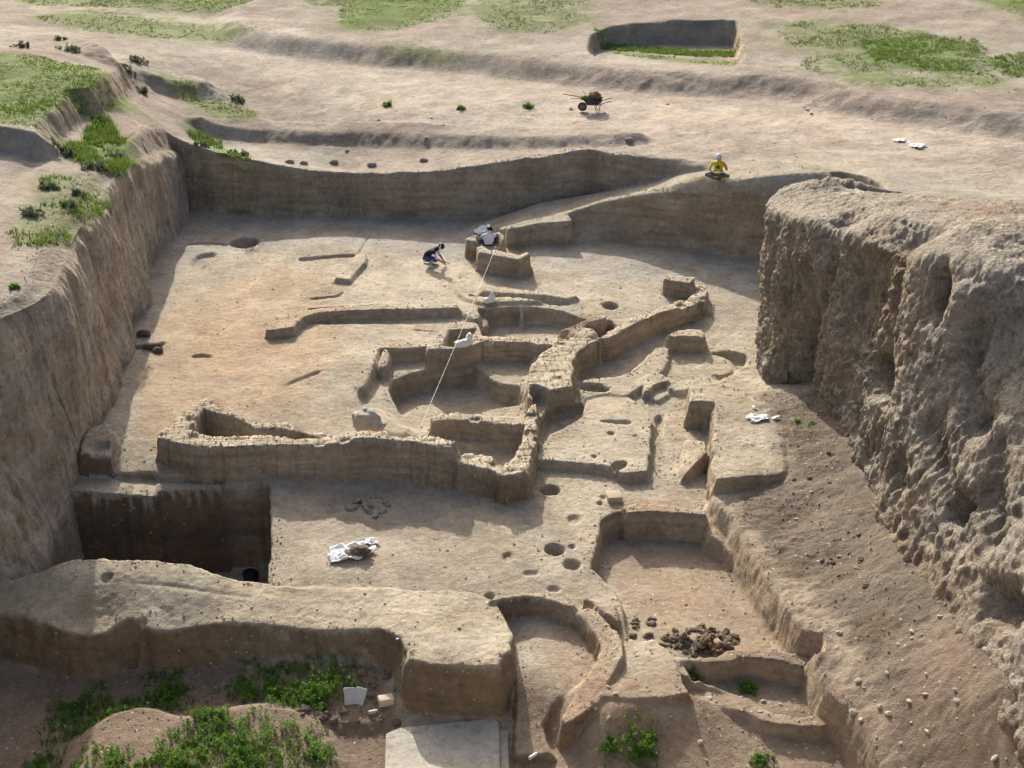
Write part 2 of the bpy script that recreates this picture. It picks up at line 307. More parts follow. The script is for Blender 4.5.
# -- brick pavement
feat([(533,339),(563,336.5),(600,339),(590,344),(576,353),(572,363),(572,381),(573,390),(571,400),(566,402.5),(543,402),(530,399),(527,390),(529,377),(533,364),(538,357),(552,345),(540,343)], z=.16, b=.12, own='brick_pavement', rough=.03, brick=.13, ch=0)
feat([(473,335.5),(500,335.5),(533,338),(545,340),(540,345),(529,342.5),(500,341.5),(482,341.5),(472,341)], z=.14, b=.10, own='room_wall', rough=.03, brick=.05, ch=0)
feat([(549,404),(570,404),(572,412),(566,418),(562,410),(550,411)], z=-.2, b=.10, own='brick_pavement', rough=.06)
feat([(531,404),(536,399),(540,402),(547,405),(546,430),(541,445),(535,445),(537,420)], z=-.3, b=.1, own='brick_pavement', rough=.08)
# -- platform, side passage, small holes
feat([(550,405,-.3),(588,398,-.3),(582,417,-.3),(552,433,-.35),(538,446,-.4),(536,430,-.4),(546,412,-.4)], zin=-.66, b=.1, kind='down', rough=.05)
feat([(537,460),(573,462),(607,465),(616,470),(624,473),(647,471),(650,445),(651,418),(645,409),(628,398),(606,396),(588,400),(583,417),(566,427),(552,434),(540,447)], z=-.32, b=.10, own='earth_platform', rough=.05, ch=0, bump=.02)
feat([(597,420.5),(612,418.5),(632,420),(631,424),(612,423)], z=-.3, zin=-.42, b=.05, kind='down', rough=.02, own='earth_platform')
feat([(611,462,-.3),(628,460,-.3),(624,470,-.32),(612,471,-.34)], zin=-.46, b=.07, kind='down', rough=.05, own='earth_platform')
hole(611, 433, 4, -.32, .1); hole(635, 436, 2, -.32, .08)
# -- buttress with its niche, lump below, debris slope
D = px([(700,390,.0),(735,515,-.3),(759,565,-.38),(792,615,-.46),(812,645,-.52),(829,692,-.75),(849,712,-.85),(882,768,-1.05),(930,840,-1.3),(1300,840,1.2),(1019,679,1.15),(982,639,1.0),(932,579,.72),(895,542,.52),(868,480,.38),(842,421,.28),(802,382,.1),(772,386,-.1),(745,376,-.35),(760,430,.05),(800,470,-.05),(800,520,-.25),(850,560,-.12),(900,640,.05),(900,720,-.5),(980,740,.1)])
DZ = rbf(GX, GY, D) + .07 * fbm(GX * 2.3, GY * 2.3, o=6, g=.64) + .03 * N1
feat([(702,388,.0),(712,412,.1),(716,450,0),(714,490,-.15),(722,505,-.25),(734,517,-.3),(746,542,-.34),(759,565,-.36),(776,592,-.42),(792,615,-.45),(803,632,-.5),(812,645,-.5),(820,672,-.65),(829,692,-.75),(849,712,-.85),(865,738,-.95),(882,768,-1.05),(930,840,-1.3),(13,16,0,1),(20,16,0,1),(20,38,0,1),(9,38,0,1),(790,362,-.1),(760,366,-.3),(742,371,-.45),(720,380,-.2)], floor=DZ, b=.2, rough=.03, ch=0)
feat([(691,385),(700,381),(714,382),(735,388),(752,400),(775,425),(784,445),(785,466),(778,470),(740,474),(716,477),(711,470),(713,440),(716,404),(690,404)], zin=[(691,385,.2),(712,382,.2),(716,404,.2),(735,400,.14),(775,430,.1),(716,470,.06),(780,464,.0),(745,470,.05)], z=.12, b=.17, own='niched_mud_buttress', rough=.06, ch=0, bump=.03)
feat([(690,405,.2),(712,405,.2),(710,430,.0),(705,440,-.1),(686,440,-.5),(688,420,-.2)], zin=-.55, b=.06, kind='down', rough=.02, own='niched_mud_buttress', ch=0)
feat([(684,440,-.35),(706,440,-.1),(709,452,-.15),(700,458,-.2),(688,472,-.4),(682,478,-.5),(681,458,-.45)], b=.08, own='mud_rubble_lump', rough=.06, ch=0)
# -- room at the lower right, wall stubs, arc
feat([(590,568,-.85),(596,548,-.8),(602,522,-.7),(611,514,-.62),(628,508,-.6),(650,506,-.6),(704,513,-.6),(711,518,-.3),(725,526,-.32),(739,542,-.36),(753,565,-.38),(769,592,-.43),(786,615,-.46),(798,632,-.5),(805,645,-.52),(806,660,-.8),(790,661,-1.1),(737,660,-1.1),(672,661,-1.1),(655,650,-1.05),(626,640,-1.0),(621,605,-.95),(616,590,-.9)], zin=-1.25, b=.13, kind='down', rough=.05, ch=0)
feat([(622,507,-.5),(638,503,-.5),(705,510,-.5),(706,515,-.5),(650,511,-.5),(627,513,-.5)], z=-.5, b=.08, own='low_room_wall', rough=.04, ch=0)
feat([(496,605,-.92),(520,597,-.88),(545,598,-.88),(560,603,-.86),(578,612,-.85),(592,628,-.85),(601,646,-.85),(596,660,-.9),(582,674,-1.0),(562,692,-1.2),(548,720,-1.55),(560,760,-1.9),(512,760,-1.9),(512,640,-1.0)], zin=[(520,620,-1.22),(560,640,-1.25),(540,690,-1.36),(545,715,-1.6),(525,740,-1.85),(580,640,-1.22)], b=.13, kind='down', rough=.04, ch=0)
feat([(490,600,-.72),(503,595,-.72),(522,592,-.72),(545,593,-.74),(562,597,-.75),(575,604,-.75),(573,608,-.76),(556,602,-.76),(540,597.5,-.76),(522,597,-.76),(503,600,-.76)], b=.10, own='hearth_kerb', rough=.04, ch=0)
feat([(577,611),(584,608),(594,609),(607,621),(617,633),(622,642),(625,664),(615,679),(600,690),(587,697),(574,703),(564,706),(561,700),(568,688),(578,677),(594,660),(601,646),(596,634),(585,620)], zin=[(590,612,-.78),(612,640,-.78),(610,665,-.82),(580,692,-1.05),(565,703,-1.3)], z=-.78, b=.13, own='curved_mud_rim', rough=.05, ch=0, rnd=.9, bump=.02)
feat([(586,598,-.7),(617,604,-.7),(619,622,-.72),(604,612,-.72)], b=.08, rough=.04, ch=0)
feat([(626,639),(640,641),(656,640),(666,647),(673,656),(678,670),(684,686),(690,693),(664,697),(619,697),(601,694),(615,680),(626,664)], z=-.97, b=.12, own='mud_floor_slab', rough=.05, ch=0, bump=.02)
feat([(674,664,-1.3),(735,663,-1.3),(804,672,-1.3),(812,708,-1.4),(772,710,-1.4),(749,700,-1.4),(702,690,-1.4),(690,690,-1.4)], zin=-1.5, b=.2, kind='down', rough=.05, ch=0)
feat([(672,655),(700,657),(716,656),(736,650),(760,649),(785,653),(806,657),(815,662),(817,670),(808,667),(785,661),(760,657),(738,658),(716,663),(695,662),(678,660)], z=-1.02, b=.15, own='wall_stub', rough=.12, ch=0, bump=.02)
feat([(684,688),(702,691),(722,694),(749,701),(772,714),(800,718),(822,719),(829,725),(800,726),(768,722),(745,712),(715,702),(688,699)], z=-1.36, b=.2, own='wall_stub_lower', rough=.16, ch=0, bump=.02)
for q in [(550,490,9,-.6,.3,1),(555,548,9.5,-.72,.3,1),(572,561,8.5,-.72,.16,1),(572,545,3,-.7,.12,1),(574,519,7,-.65,.07,1.2),(508,557,6,-.82,.08,1.3),(490,590,5,-.85,.1,1),(554,583,7,-.75,.06,.7),(531,571,8,-.78,.06,.6),(517,472,3,-.62,.1,1),(594,466,3,-.6,.1,1),(603,497,3,-.6,.1,1),(600,503,3,-.6,.1,1)]: hole(*q)
# rim of the pot hole
# -- front mudbrick walls
feat([(405,437,-.1),(430,429,-.1),(432,440,-.4),(487,445,-.5),(524,432,-.3),(512,462,-.3),(500,468,-.4),(462,456,-.2)], zin=-.62, b=.10, kind='down', rough=.03, ch=0)
feat([(431,418),(440,413.5),(456,413),(475,414),(494,417),(510,418.5),(524,419),(529,425),(510,424.5),(475,420.5),(450,419),(433,421)], z=.05, b=.12, own='inner_mudbrick_wall', rough=.03, brick=.1, ch=0)
feat([(156,437),(163,432),(170,427),(176,418),(183,410),(193,403),(207,397),(214,401),(217,407),(230,411),(244,416),(257,420.5),(287,421),(298,426),(312,431),(335,434),(347,434.5),(366,432.5),(385,433),(389,438),(407,437),(424,437.5),(440,441),(457,444),(461,450),(439,449.5),(409,443),(388,443),(360,442.5),(335,444.5),(312,444),(296,444),(272,443.5),(249,444),(228,446.5),(204,446.5),(180,443),(168,439)],
     zin=[(156,437,.38),(207,400,.4),(250,420,.36),(250,440,.36),(310,436,.36),(338,440,.38),(348,438,.52),(366,436,.56),(384,437,.54),(391,440,.42),(410,440,.46),(430,442,.5),(455,447,.46),(200,440,.4),(170,430,.42)], z=.40, b=.14, own='mudbrick_wall', rough=.06, brick=.08, ch=0)
feat([(188,430,.38),(203,409,.36),(214,413.5,.36),(238,419,.36),(253,427,.36),(288,428.5,.36),(312,435,.36),(322,438,.36),(296,438.5,.36),(258,434.5,.36),(230,437,.36),(207,436,.36)], zin=-.5, b=.12, kind='down', rough=.02, own='mudbrick_wall', ch=0)
feat([(457,458),(463,454.5),(478,453.5),(491,456),(500,466),(504,467),(502,475),(487,469),(470,465),(458,464)], z=.1, b=.13, own='mudbrick_wall', rough=.04, brick=.1, ch=0)
feat([(500,468),(511,461),(517,453),(524,441),(526,426),(526,416),(529,407),(535,404),(537,418),(534,443),(532,458),(529,471),(520,473),(506,476)], z=.1, b=.13, own='mudbrick_wall', rough=.04, brick=.25, ch=0)

feat([(60,790,-1.9),(85,740,-1.9),(120,718,-1.9),(142,713,-1.85),(175,722,-1.8),(210,716,-1.8),(262,712,-1.8),(310,722,-1.85),(332,750,-1.9),(330,820,-2),(60,820,-2)], b=.55, add=.34, rough=.14)
feat([(300,700,-2),(345,690,-2),(395,690,-2),(400,712,-2),(380,728,-2),(320,722,-2)], b=.3, add=.12, rough=.2)
# -- hand-picked brick and slabs stay separate meshes (further down)
def hz(x, y):
    j = np.clip(np.searchsorted(xs, x) - 1, 0, NX - 2); i = np.clip(np.searchsorted(ys, y) - 1, 0, NY - 2)
    a = (x - xs[j]) / (xs[j + 1] - xs[j]); c = (y - ys[i]) / (ys[i + 1] - ys[i])
    return (H[i, j] * (1 - a) + H[i, j + 1] * a) * (1 - c) + (H[i + 1, j] * (1 - a) + H[i + 1, j + 1] * a) * c
def ground_at(u, v, z0=0.0):
    """ground point under photo position: march the view ray down on to the terrain"""
    o = np.array([0, 0, CAM_H]); d = at(u, v, 0) - o; d /= np.linalg.norm(d)
    t = (CAM_H - 6.5) / -d[2]; 
    for _ in range(4000):
        p = o + d * t
        if p[2] <= hz(p[0], p[1]): break
        t += .02
    return p
# ================================================================== soil colours (albedo per vertex)
SOIL = np.zeros(GX.shape + (3,), np.float32)
A0 = np.array([.445, .388, .292]); A1 = np.array([.378, .318, .228]); PL = np.array([.345, .308, .247]); PLd = np.array([.265, .21, .165])
DEB = np.array([.138, .109, .082]); LOW = np.array([.27, .20, .14]); GRN = np.array([.10, .165, .025]); GRN2 = np.array([.12, .172, .032])
def mixin(C, k): SOIL[...] = SOIL * (1 - k[..., None]) + np.asarray(C, np.float32) * k[..., None]
k = np.clip(.5 + .8 * N1, 0, 1)[..., None]; SOIL[...] = A0 * k + A1 * (1 - k)
plain = 1 - sstep((s + .3) / .6)
k2 = np.clip(.62 + .9 * fbm(GX * .22 + 3, GY * .22, o=4) + .25 * N4 + .5 * fbm(GX * .12, GY * .7 + 5, o=4), 0, 1)[..., None]
mixin(PL * 1, plain); SOIL[...] = np.where(plain[..., None] > .01, SOIL * (1 - plain[..., None]) + (PL * k2 + PLd * (1 - k2)) * plain[..., None], SOIL)
def zone(poly, z, col, amt=1.0, soft=.5, brk=.5, freq=None):
    P = chaikin(px(poly, z), 1); sl_ = win(P, soft + 1); sd = sdf(GX[sl_], GY[sl_], P)
    n = N1[sl_] * .6 + N4[sl_] * .6 if freq is None else fbm(GX[sl_] * freq, GY[sl_] * freq, o=4)
    kk = amt * sstep((sd + brk * n * 2 * soft) / soft * .5 + .5)
    SOIL[sl_] = SOIL[sl_] * (1 - kk[..., None]) + np.asarray(col, np.float32) * kk[..., None]
    return P
GREENS = []
def green(poly, z, amt=.8, dens=1.0, hgt=.12, col=GRN, brk=.6, soft=.5):
    P = zone(poly, z, col, amt, soft, brk); GREENS.append((P, dens, hgt))
# pale worn earth on the plain, darker scarps
zone([(-50,8),(0,8),(60,15),(150,17),(250,32),(330,45),(480,60),(560,70),(700,90),(820,95),(1024,140),(1100,170),(900,150),(750,130),(560,128),(420,118),(300,90),(200,50),(60,24),(-50,16)], 2.5, (.44,.38,.30), .75, 1.2, .8)
zone([(560,80),(800,105),(1024,150),(1100,190),(1024,190),(900,165),(720,150),(560,140)], 2.5, (.45,.37,.29), .6, 1.2, .8)
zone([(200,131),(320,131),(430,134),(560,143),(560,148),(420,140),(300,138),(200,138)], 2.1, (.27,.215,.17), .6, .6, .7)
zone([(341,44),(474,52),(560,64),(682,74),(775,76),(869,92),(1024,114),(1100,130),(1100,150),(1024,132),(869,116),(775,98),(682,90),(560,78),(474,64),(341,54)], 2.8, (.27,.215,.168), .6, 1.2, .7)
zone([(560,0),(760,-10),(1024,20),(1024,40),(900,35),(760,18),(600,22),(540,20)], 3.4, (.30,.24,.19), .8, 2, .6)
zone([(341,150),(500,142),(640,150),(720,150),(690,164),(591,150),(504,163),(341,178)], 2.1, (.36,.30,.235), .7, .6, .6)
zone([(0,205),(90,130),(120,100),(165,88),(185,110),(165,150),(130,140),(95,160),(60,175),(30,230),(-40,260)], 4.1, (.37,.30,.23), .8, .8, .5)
# greens
green([(-320,60),(0,52),(60,57),(110,56),(146,60),(120,72),(90,82),(66,88),(62,96),(40,112),(36,127),(0,126),(-320,120)], 5.1, .85, .9, .07, GRN2, .5)
green([(0,112),(36,116),(62,96),(86,84),(84,78),(40,100),(0,104)], 5.15, .5, 1.2, .10, GRN, .5)
green([(102,113),(112,118),(128,135),(132,160),(118,178),(98,172),(72,165),(62,152),(82,140)], 4.05, .9, 2.4, .20, GRN, .4, .3)
green([(38,180),(70,172),(108,205),(90,222),(50,246),(10,256),(4,235),(30,210)], 4.25, .55, 1.0, .16, GRN2, .9)
green([(188,130),(215,140),(252,156),(244,165),(215,158),(192,146)], 1.95, .8, 2.0, .18, GRN, .5, .3)
green([(185,98),(225,98),(258,104),(240,117),(205,112)], 2.4, .65, .8, .08, GRN2, .7)
green([(155,78),(190,80),(210,88),(180,92)], 2.9, .6, 1., .1, GRN2, .8)
green([(30,20),(90,13),(180,22),(255,32),(255,38),(150,40),(60,33)], 2.9, .75, .5, .07, GRN2, .8, 1.)
green([(330,32),(400,32),(455,22),(470,5),(480,-25),(290,-25),(300,10),(350,14)], 2.9, .95, .8, .08, GRN2, .6, 1.2)
green([(0,-30),(280,-30),(260,8),(120,6),(0,5)], 3.1, .75, .6, .08, GRN2, .9, 1.5)
green([(470,8),(560,0),(600,18),(560,38),(480,34)], 2.9, .6, .7, .08, GRN2, 1.0, 1.0)
green([(380,48),(440,54),(480,60),(440,60),(390,54)], 2.7, .6, .4, .07, GRN2, .7)
green([(592,47),(650,49),(735,54),(742,62),(690,62),(600,52)], 2.3, .9, 2.0, .16, GRN, .3, .3)
green([(600,50),(650,55),(745,64),(742,72),(660,64)], 2.5, .7, 1.0, .10, GRN2, .5, .4)
green([(760,22),(850,24),(920,36),(985,45),(990,75),(900,72),(810,66),(800,45)], 3.5, .6, .7, .10, GRN2, 1.0, 1.4)
green([(800,62),(900,74),(1000,76),(1000,86),(900,84),(830,74)], 3.4, .65, .8, .1, GRN2, .9, .8)
green([(850,44),(900,36),(960,42),(985,56),(970,70),(900,66)], 3.5, .7, 1.0, .11, GRN, .9, .8)
green([(995,55),(1060,58),(1060,78),(1000,74)], 3.5, .6, 1.2, .12, GRN, .8, .8)
green([(925,-14),(1100,-14),(1100,34),(1024,26)], 3.6, .95, .8, .08, GRN2, .6, 1.2)
green([(730,0),(880,2),(890,14),(790,14)], 3.4, .5, .7, .1, GRN2, .9, 1.2)
green([(150,768),(175,752),(195,735),(215,722),(260,736),(320,745),(335,768),(330,800),(60,800)], -1.75, .5, 1.8, .13, GRN, 1.2, .25)
green([(50,705),(130,692),(200,680),(300,672),(380,680),(395,700),(330,712),(220,704),(140,712),(80,730),(30,735)], -2, .3, 1.2, .14, GRN, 1.4, .3)
green([(600,735),(650,730),(665,768),(640,790),(590,790)], -1.6, .35, 1.4, .12, GRN, 1.2, .3)
# debris slope, low front ground, stained spots, painted floor shade
zone([(745,384),(842,400),(900,520),(990,640),(1100,800),(900,800),(850,720),(800,610),(750,540),(722,500),(760,470),(790,470),(775,420)], .1, DEB, .85, .35, .4)
zone([(728,512),(760,540),(800,590),(850,640),(875,690),(930,768),(900,800),(878,768),(850,712),(829,690),(812,645),(790,614),(757,565)], -.4, (.40,.32,.23), .75, .35, .6)
zone([(900,640),(1040,640),(1100,800),(960,800),(900,720)], 0, (.225,.168,.125), .8, .5, .5)
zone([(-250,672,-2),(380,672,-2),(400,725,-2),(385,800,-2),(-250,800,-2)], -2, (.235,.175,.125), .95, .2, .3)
zone([(515,690),(560,720),(700,700),(830,722),(890,800),(510,800)], -1.9, (.30,.225,.16), .9, .25, .4)
zone([(674,666),(820,674),(824,716),(690,690)], -1.7, (.25,.19,.14), .8, .2, .4)
zone([(600,520),(705,520),(760,600),(810,656),(680,656),(620,605)], -1.25, (.35,.265,.185), .75, .2, .5)
zone([(320,494),(420,498),(440,515),(400,528),(330,520)], -.78, (.33,.275,.22), .7, .3, .5)
zone([(118,330),(300,260),(360,330),(300,400),(160,450),(120,420)], 0, (.425,.315,.205), .75, .8, .8)
zone([(190,214),(500,222),(480,262),(430,262),(370,250),(300,248),(200,252),(170,290),(140,380),(120,470),(95,470),(130,345),(150,270)], 0, (.36,.325,.275), .75, .35, .5)  # cast shadow of back and left walls greyed into the floor colour
zone([(540,252),(760,250),(760,292),(700,282),(540,272)], 0, (.36,.33,.28), .7, .35, .5)  # shadow of the back bank painted grey on the floor
zone([(190,330),(240,320),(270,345),(250,375),(205,370)], 0, (.40,.285,.18), .5, .5, 1.0)
zone([(275,500),(520,505),(510,590),(290,590)], -.8, (.40,.335,.25), .6, .4, .8)
zone([(320,285),(420,262),(560,282),(650,300),(560,300),(420,300)], .05, (.51,.435,.32), .7, .4, .6)
zone([(566,336),(562,328),(577,320),(592,316),(608,316),(600,322),(578,328)], -.2, (.27,.15,.09), .5, .12, .4)
zone([(540,600),(620,600),(626,690),(560,720)], -.8, (.40,.285,.20), .5, .3, .5)
# the dry slab surfaces: dust-pale tops of the brickwork
bk = np.clip(BR, 0, 1) * .7; SOIL[...] = SOIL * (1 - bk[..., None]) + np.array([.50, .42, .30], np.float32) * bk[..., None]

MOIST_SHADE = np.zeros(GX.shape, np.float32)  # moist cut earth, with the shade of pit and bank faces painted in
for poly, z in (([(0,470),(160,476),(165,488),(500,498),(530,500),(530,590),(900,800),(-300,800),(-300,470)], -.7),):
    P = px(poly, z); MOIST_SHADE = np.maximum(MOIST_SHADE, sstep(sdf(GX, GY, P) / .5 + .5).astype(np.float32))
P = px([(60,476),(275,497),(275,600),(60,600)], -.7); MOIST_SHADE = np.maximum(MOIST_SHADE, 1.5 * sstep(sdf(GX, GY, P) / .3 + .5)).astype(np.float32)  # pit darkened further: its deep shade put into the colour
# ================================================================== materials
def nodes(m):
    m.use_nodes = True; nt = m.node_tree; return nt, nt.nodes, nt.links, nt.nodes['Principled BSDF']
def ramp(nt, fac, stops):
    r = nt.nodes.new('ShaderNodeValToRGB'); e = r.color_ramp.elements
    while len(e) < len(stops): e.new(.5)
    for q, (p, c) in zip(e, stops): q.position = p; q.color = (c, c, c, 1) if not hasattr(c, '__len__') else (*c, 1)
    nt.links.new(fac, r.inputs[0]); return r.outputs[0]
def noise(nt, vec, scale, detail=4, rough=.55, dist=0):
    n = nt.nodes.new('ShaderNodeTexNoise'); n.inputs['Scale'].default_value = scale; n.inputs['Detail'].default_value = detail
    n.inputs['Roughness'].default_value = rough; n.inputs['Distortion'].default_value = dist; nt.links.new(vec, n.inputs['Vector']); return n.outputs[0]
def math_(nt, op, a, b=None, c=None):
    n = nt.nodes.new('ShaderNodeMath'); n.operation = op
    for i, q in enumerate((a, b, c)):
        if q is None: continue
        if isinstance(q, (int, float)): n.inputs[i].default_value = q
        else: nt.links.new(q, n.inputs[i])
    return n.outputs[0]
def mixc(nt, fac, a, b, mode='MIX'):
    n = nt.nodes.new('ShaderNodeMix'); n.data_type = 'RGBA'; n.blend_type = mode
    for sck, q in ((n.inputs[0], fac), (n.inputs[6], a), (n.inputs[7], b)):
        if isinstance(q, (int, float)): sck.default_value = q
        elif isinstance(q, tuple): sck.default_value = (*q, 1)
        else: nt.links.new(q, sck)
    return n.outputs[2]
def mapv(nt, vec, sc):
    n = nt.nodes.new('ShaderNodeMapping'); n.inputs['Scale'].default_value = sc; nt.links.new(vec, n.inputs[0]); return n.outputs[0]
def earth_mat(name, base=None, cut=(.385, .308, .215), cutamt=.85, bump=1.0, streak=False, coarse=1.0, brick=None, gran=0):
    m = bpy.data.materials.new(name); nt, N, L, B = nodes(m)
    g = N.new('ShaderNodeNewGeometry'); pos = g.outputs['Position']
    if base is None:
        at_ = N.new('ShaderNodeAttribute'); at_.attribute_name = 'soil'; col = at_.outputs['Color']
    else:
        rgb = N.new('ShaderNodeRGB'); rgb.outputs[0].default_value = (*base, 1); col = rgb.outputs[0]
    n1 = noise(nt, pos, .9 * coarse, 6, .6); n2 = noise(nt, pos, 6.5 * coarse, 5, .62); n3 = noise(nt, pos, 38, 3, .6); n0 = None
    # vertical cut faces: strata of browner, moister earth
    sep = N.new('ShaderNodeSeparateXYZ'); L.new(g.outputs['Normal'], sep.inputs[0])
    slope = ramp(nt, math_(nt, 'ADD', sep.outputs[2], math_(nt, 'MULTIPLY', math_(nt, 'SUBTRACT', n2, .5), .35)), [(.38, 1.0), (.68, 0.0)])
    st = noise(nt, mapv(nt, pos, (.35, .35, 3.2)), 1.6, 5, .62, .3)
    cutc = mixc(nt, ramp(nt, st, [(.36, 0), (.66, 1)]), tuple(c * .78 for c in cut), tuple(min(1, c * 1.22) for c in cut))
    if base is None and not streak:
        am = N.new('ShaderNodeAttribute'); am.attribute_name = 'moist_shade'; cutc = mixc(nt, math_(nt, 'MULTIPLY', am.outputs['Fac'], .64), cutc, (.135, .092, .056))  # cut colour takes on the moist earth and painted shade
    orange = mixc(nt, math_(nt, 'MULTIPLY', ramp(nt, noise(nt, mapv(nt, pos, (.5, .5, 2)), .9, 3), [(.55, 0), (.72, 1)]), .45), cutc, (.30, .175, .085))
    col = mixc(nt, math_(nt, 'MULTIPLY', slope, cutamt), col, orange)
    if streak:
        sk = noise(nt, mapv(nt, pos, (2.6, 2.6, .28)), 1.5, 5, .65)
        col = mixc(nt, .8, col, ramp(nt, sk, [(.3, (.62, .58, .54)), (.52, (1, 1, 1)), (.72, (1.18, 1.14, 1.08))]), 'MULTIPLY')
    v = ramp(nt, n1, [(.28, .72), (.72, 1.2)]); col = mixc(nt, 1.0, col, v, 'MULTIPLY')
    v = ramp(nt, n2, [(.28, .74), (.5, 1.0), (.75, 1.16)]); col = mixc(nt, .85, col, v, 'MULTIPLY')
    v = ramp(nt, n3, [(.3, .78), (.5, 1.0), (.72, 1.2)]); col = mixc(nt, .8, col, v, 'MULTIPLY')
    bl_ = noise(nt, pos, 2.1, 7, .68, .6); col = mixc(nt, ramp(nt, bl_, [(.52, 0), (.60, .34)]), col, (.62, .56, .50), 'MULTIPLY')
    bl2 = noise(nt, mapv(nt, pos, (1, 1, 1.7)), .75, 7, .65, .4); col = mixc(nt, ramp(nt, bl2, [(.50, 0), (.62, .42)]), col, (1.0, .89, .74), 'MULTIPLY')
    # crumbs: small pale and dark grains
    vo = N.new('ShaderNodeTexVoronoi'); vo.inputs['Scale'].default_value = 9; L.new(pos, vo.inputs['Vector'])
    s2 = N.new('ShaderNodeSeparateColor'); L.new(vo.outputs['Color'], s2.inputs[0])
    near = math_(nt, 'LESS_THAN', vo.outputs['Distance'], math_(nt, 'MULTIPLY', s2.outputs[1], .30))
    col = mixc(nt, math_(nt, 'MULTIPLY', math_(nt, 'MULTIPLY', near, math_(nt, 'GREATER_THAN', s2.outputs[0], .80)), .6), col, (.60, .54, .45))
    col = mixc(nt, math_(nt, 'MULTIPLY', math_(nt, 'MULTIPLY', near, math_(nt, 'LESS_THAN', s2.outputs[0], .22)), .5), col, (.17, .125, .09))
    if gran:
        pit = ramp(nt, noise(nt, mapv(nt, pos, (1, 1, .8)), 5.2, 6, .62, .4), [(.36, 1), (.44, 0)]); pit2 = ramp(nt, noise(nt, pos, 15, 5, .65), [(.37, 1), (.45, 0)])
        col = mixc(nt, math_(nt, 'MULTIPLY', pit, .26), col, (.17, .125, .085)); col = mixc(nt, math_(nt, 'MULTIPLY', pit2, .20), col, (.19, .14, .10))
    if brick is not None:
        mp = N.new('ShaderNodeMapping'); mp.inputs['Rotation'].default_value = (0, 0, -brick); L.new(pos, mp.inputs[0])
        wob = N.new('ShaderNodeVectorMath'); wob.operation = 'MULTIPLY_ADD'; L.new(noise(nt, pos, 5, 2), wob.inputs[0]); wob.inputs[1].default_value = (.05, .05, 0); L.new(mp.outputs[0], wob.inputs[2])
        bt_ = N.new('ShaderNodeTexBrick'); L.new(wob.outputs[0], bt_.inputs['Vector']); bt_.inputs['Scale'].default_value = 1; bt_.inputs['Brick Width'].default_value = .32; bt_.inputs['Row Height'].default_value = .32
        bt_.inputs['Mortar Size'].default_value = .016; bt_.inputs['Mortar Smooth'].default_value = .3; bt_.inputs['Color1'].default_value = (.86, .84, .82, 1); bt_.inputs['Color2'].default_value = (1.12, 1.12, 1.12, 1)
        bm_ = math_(nt, 'MULTIPLY', at_.outputs['Alpha'], math_(nt, 'SUBTRACT', 1.0, slope)); mo = math_(nt, 'MULTIPLY', bt_.outputs['Fac'], bm_)
        sx_ = N.new('ShaderNodeSeparateXYZ'); L.new(wob.outputs[0], sx_.inputs[0]); cx_ = N.new('ShaderNodeCombineXYZ'); L.new(sx_.outputs[0], cx_.inputs[0]); L.new(math_(nt, 'ADD', sx_.outputs[2], math_(nt, 'MULTIPLY', noise(nt, pos, 3, 2), .05)), cx_.inputs[1])
        b2_ = N.new('ShaderNodeTexBrick'); L.new(cx_.outputs[0], b2_.inputs['Vector']); b2_.inputs['Scale'].default_value = 1; b2_.inputs['Brick Width'].default_value = .36; b2_.inputs['Row Height'].default_value = .14; b2_.inputs['Mortar Size'].default_value = .012; b2_.inputs['Mortar Smooth'].default_value = .5
        fj_ = math_(nt, 'MULTIPLY', math_(nt, 'MULTIPLY', b2_.outputs['Fac'], slope), ramp(nt, noise(nt, pos, 1.1, 3), [(.42, 0), (.6, 1)])); col = mixc(nt, math_(nt, 'MULTIPLY', fj_, .38), col, (.20, .15, .10))
        col = mixc(nt, bm_, col, bt_.outputs['Color'], 'MULTIPLY') if False else mixc(nt, math_(nt, 'MULTIPLY', mo, .8), col, (.19, .145, .095))
    L.new(col, B.inputs['Base Color']); B.inputs['Roughness'].default_value = .95; B.inputs['Specular IOR Level'].default_value = .15
    n4_ = noise(nt, pos, 95, 2, .5); hgt = math_(nt, 'ADD', math_(nt, 'MULTIPLY', n2, .06), math_(nt, 'ADD', math_(nt, 'MULTIPLY', n3, .03), math_(nt, 'MULTIPLY', n4_, .008)))
    hgt = math_(nt, 'ADD', hgt, math_(nt, 'MULTIPLY', math_(nt, 'MULTIPLY', near, math_(nt, 'GREATER_THAN', s2.outputs[0], .72)), .016))
    if streak: hgt = math_(nt, 'ADD', hgt, math_(nt, 'ADD', math_(nt, 'MULTIPLY', noise(nt, mapv(nt, pos, (3.2, 3.2, .9)), 2.0, 6, .7), .07), math_(nt, 'MULTIPLY', ramp(nt, noise(nt, mapv(nt, pos, (5, 5, 2.2)), 1.3, 4, .6), [(.28, 0), (.40, 1)]), .06)))
    else: hgt = math_(nt, 'ADD', hgt, math_(nt, 'MULTIPLY', math_(nt, 'MULTIPLY', st, slope), .08))
    if gran: hgt = math_(nt, 'ADD', hgt, math_(nt, 'MULTIPLY', noise(nt, mapv(nt, pos, (1, 1, .7)), 13, 6, .7), gran)); hgt = math_(nt, 'SUBTRACT', hgt, math_(nt, 'ADD', math_(nt, 'MULTIPLY', pit, gran * .35), math_(nt, 'MULTIPLY', pit2, gran * .15)))
    if brick is not None: hgt = math_(nt, 'SUBTRACT', hgt, math_(nt, 'ADD', math_(nt, 'MULTIPLY', mo, .02), math_(nt, 'MULTIPLY', fj_, .010)))
    bp = N.new('ShaderNodeBump'); bp.inputs['Strength'].default_value = .8 * bump; bp.inputs['Distance'].default_value = 1.0
    L.new(hgt, bp.inputs['Height']); L.new(bp.outputs[0], B.inputs['Normal'])
    return m
M_SOIL = earth_mat('excavated_earth')
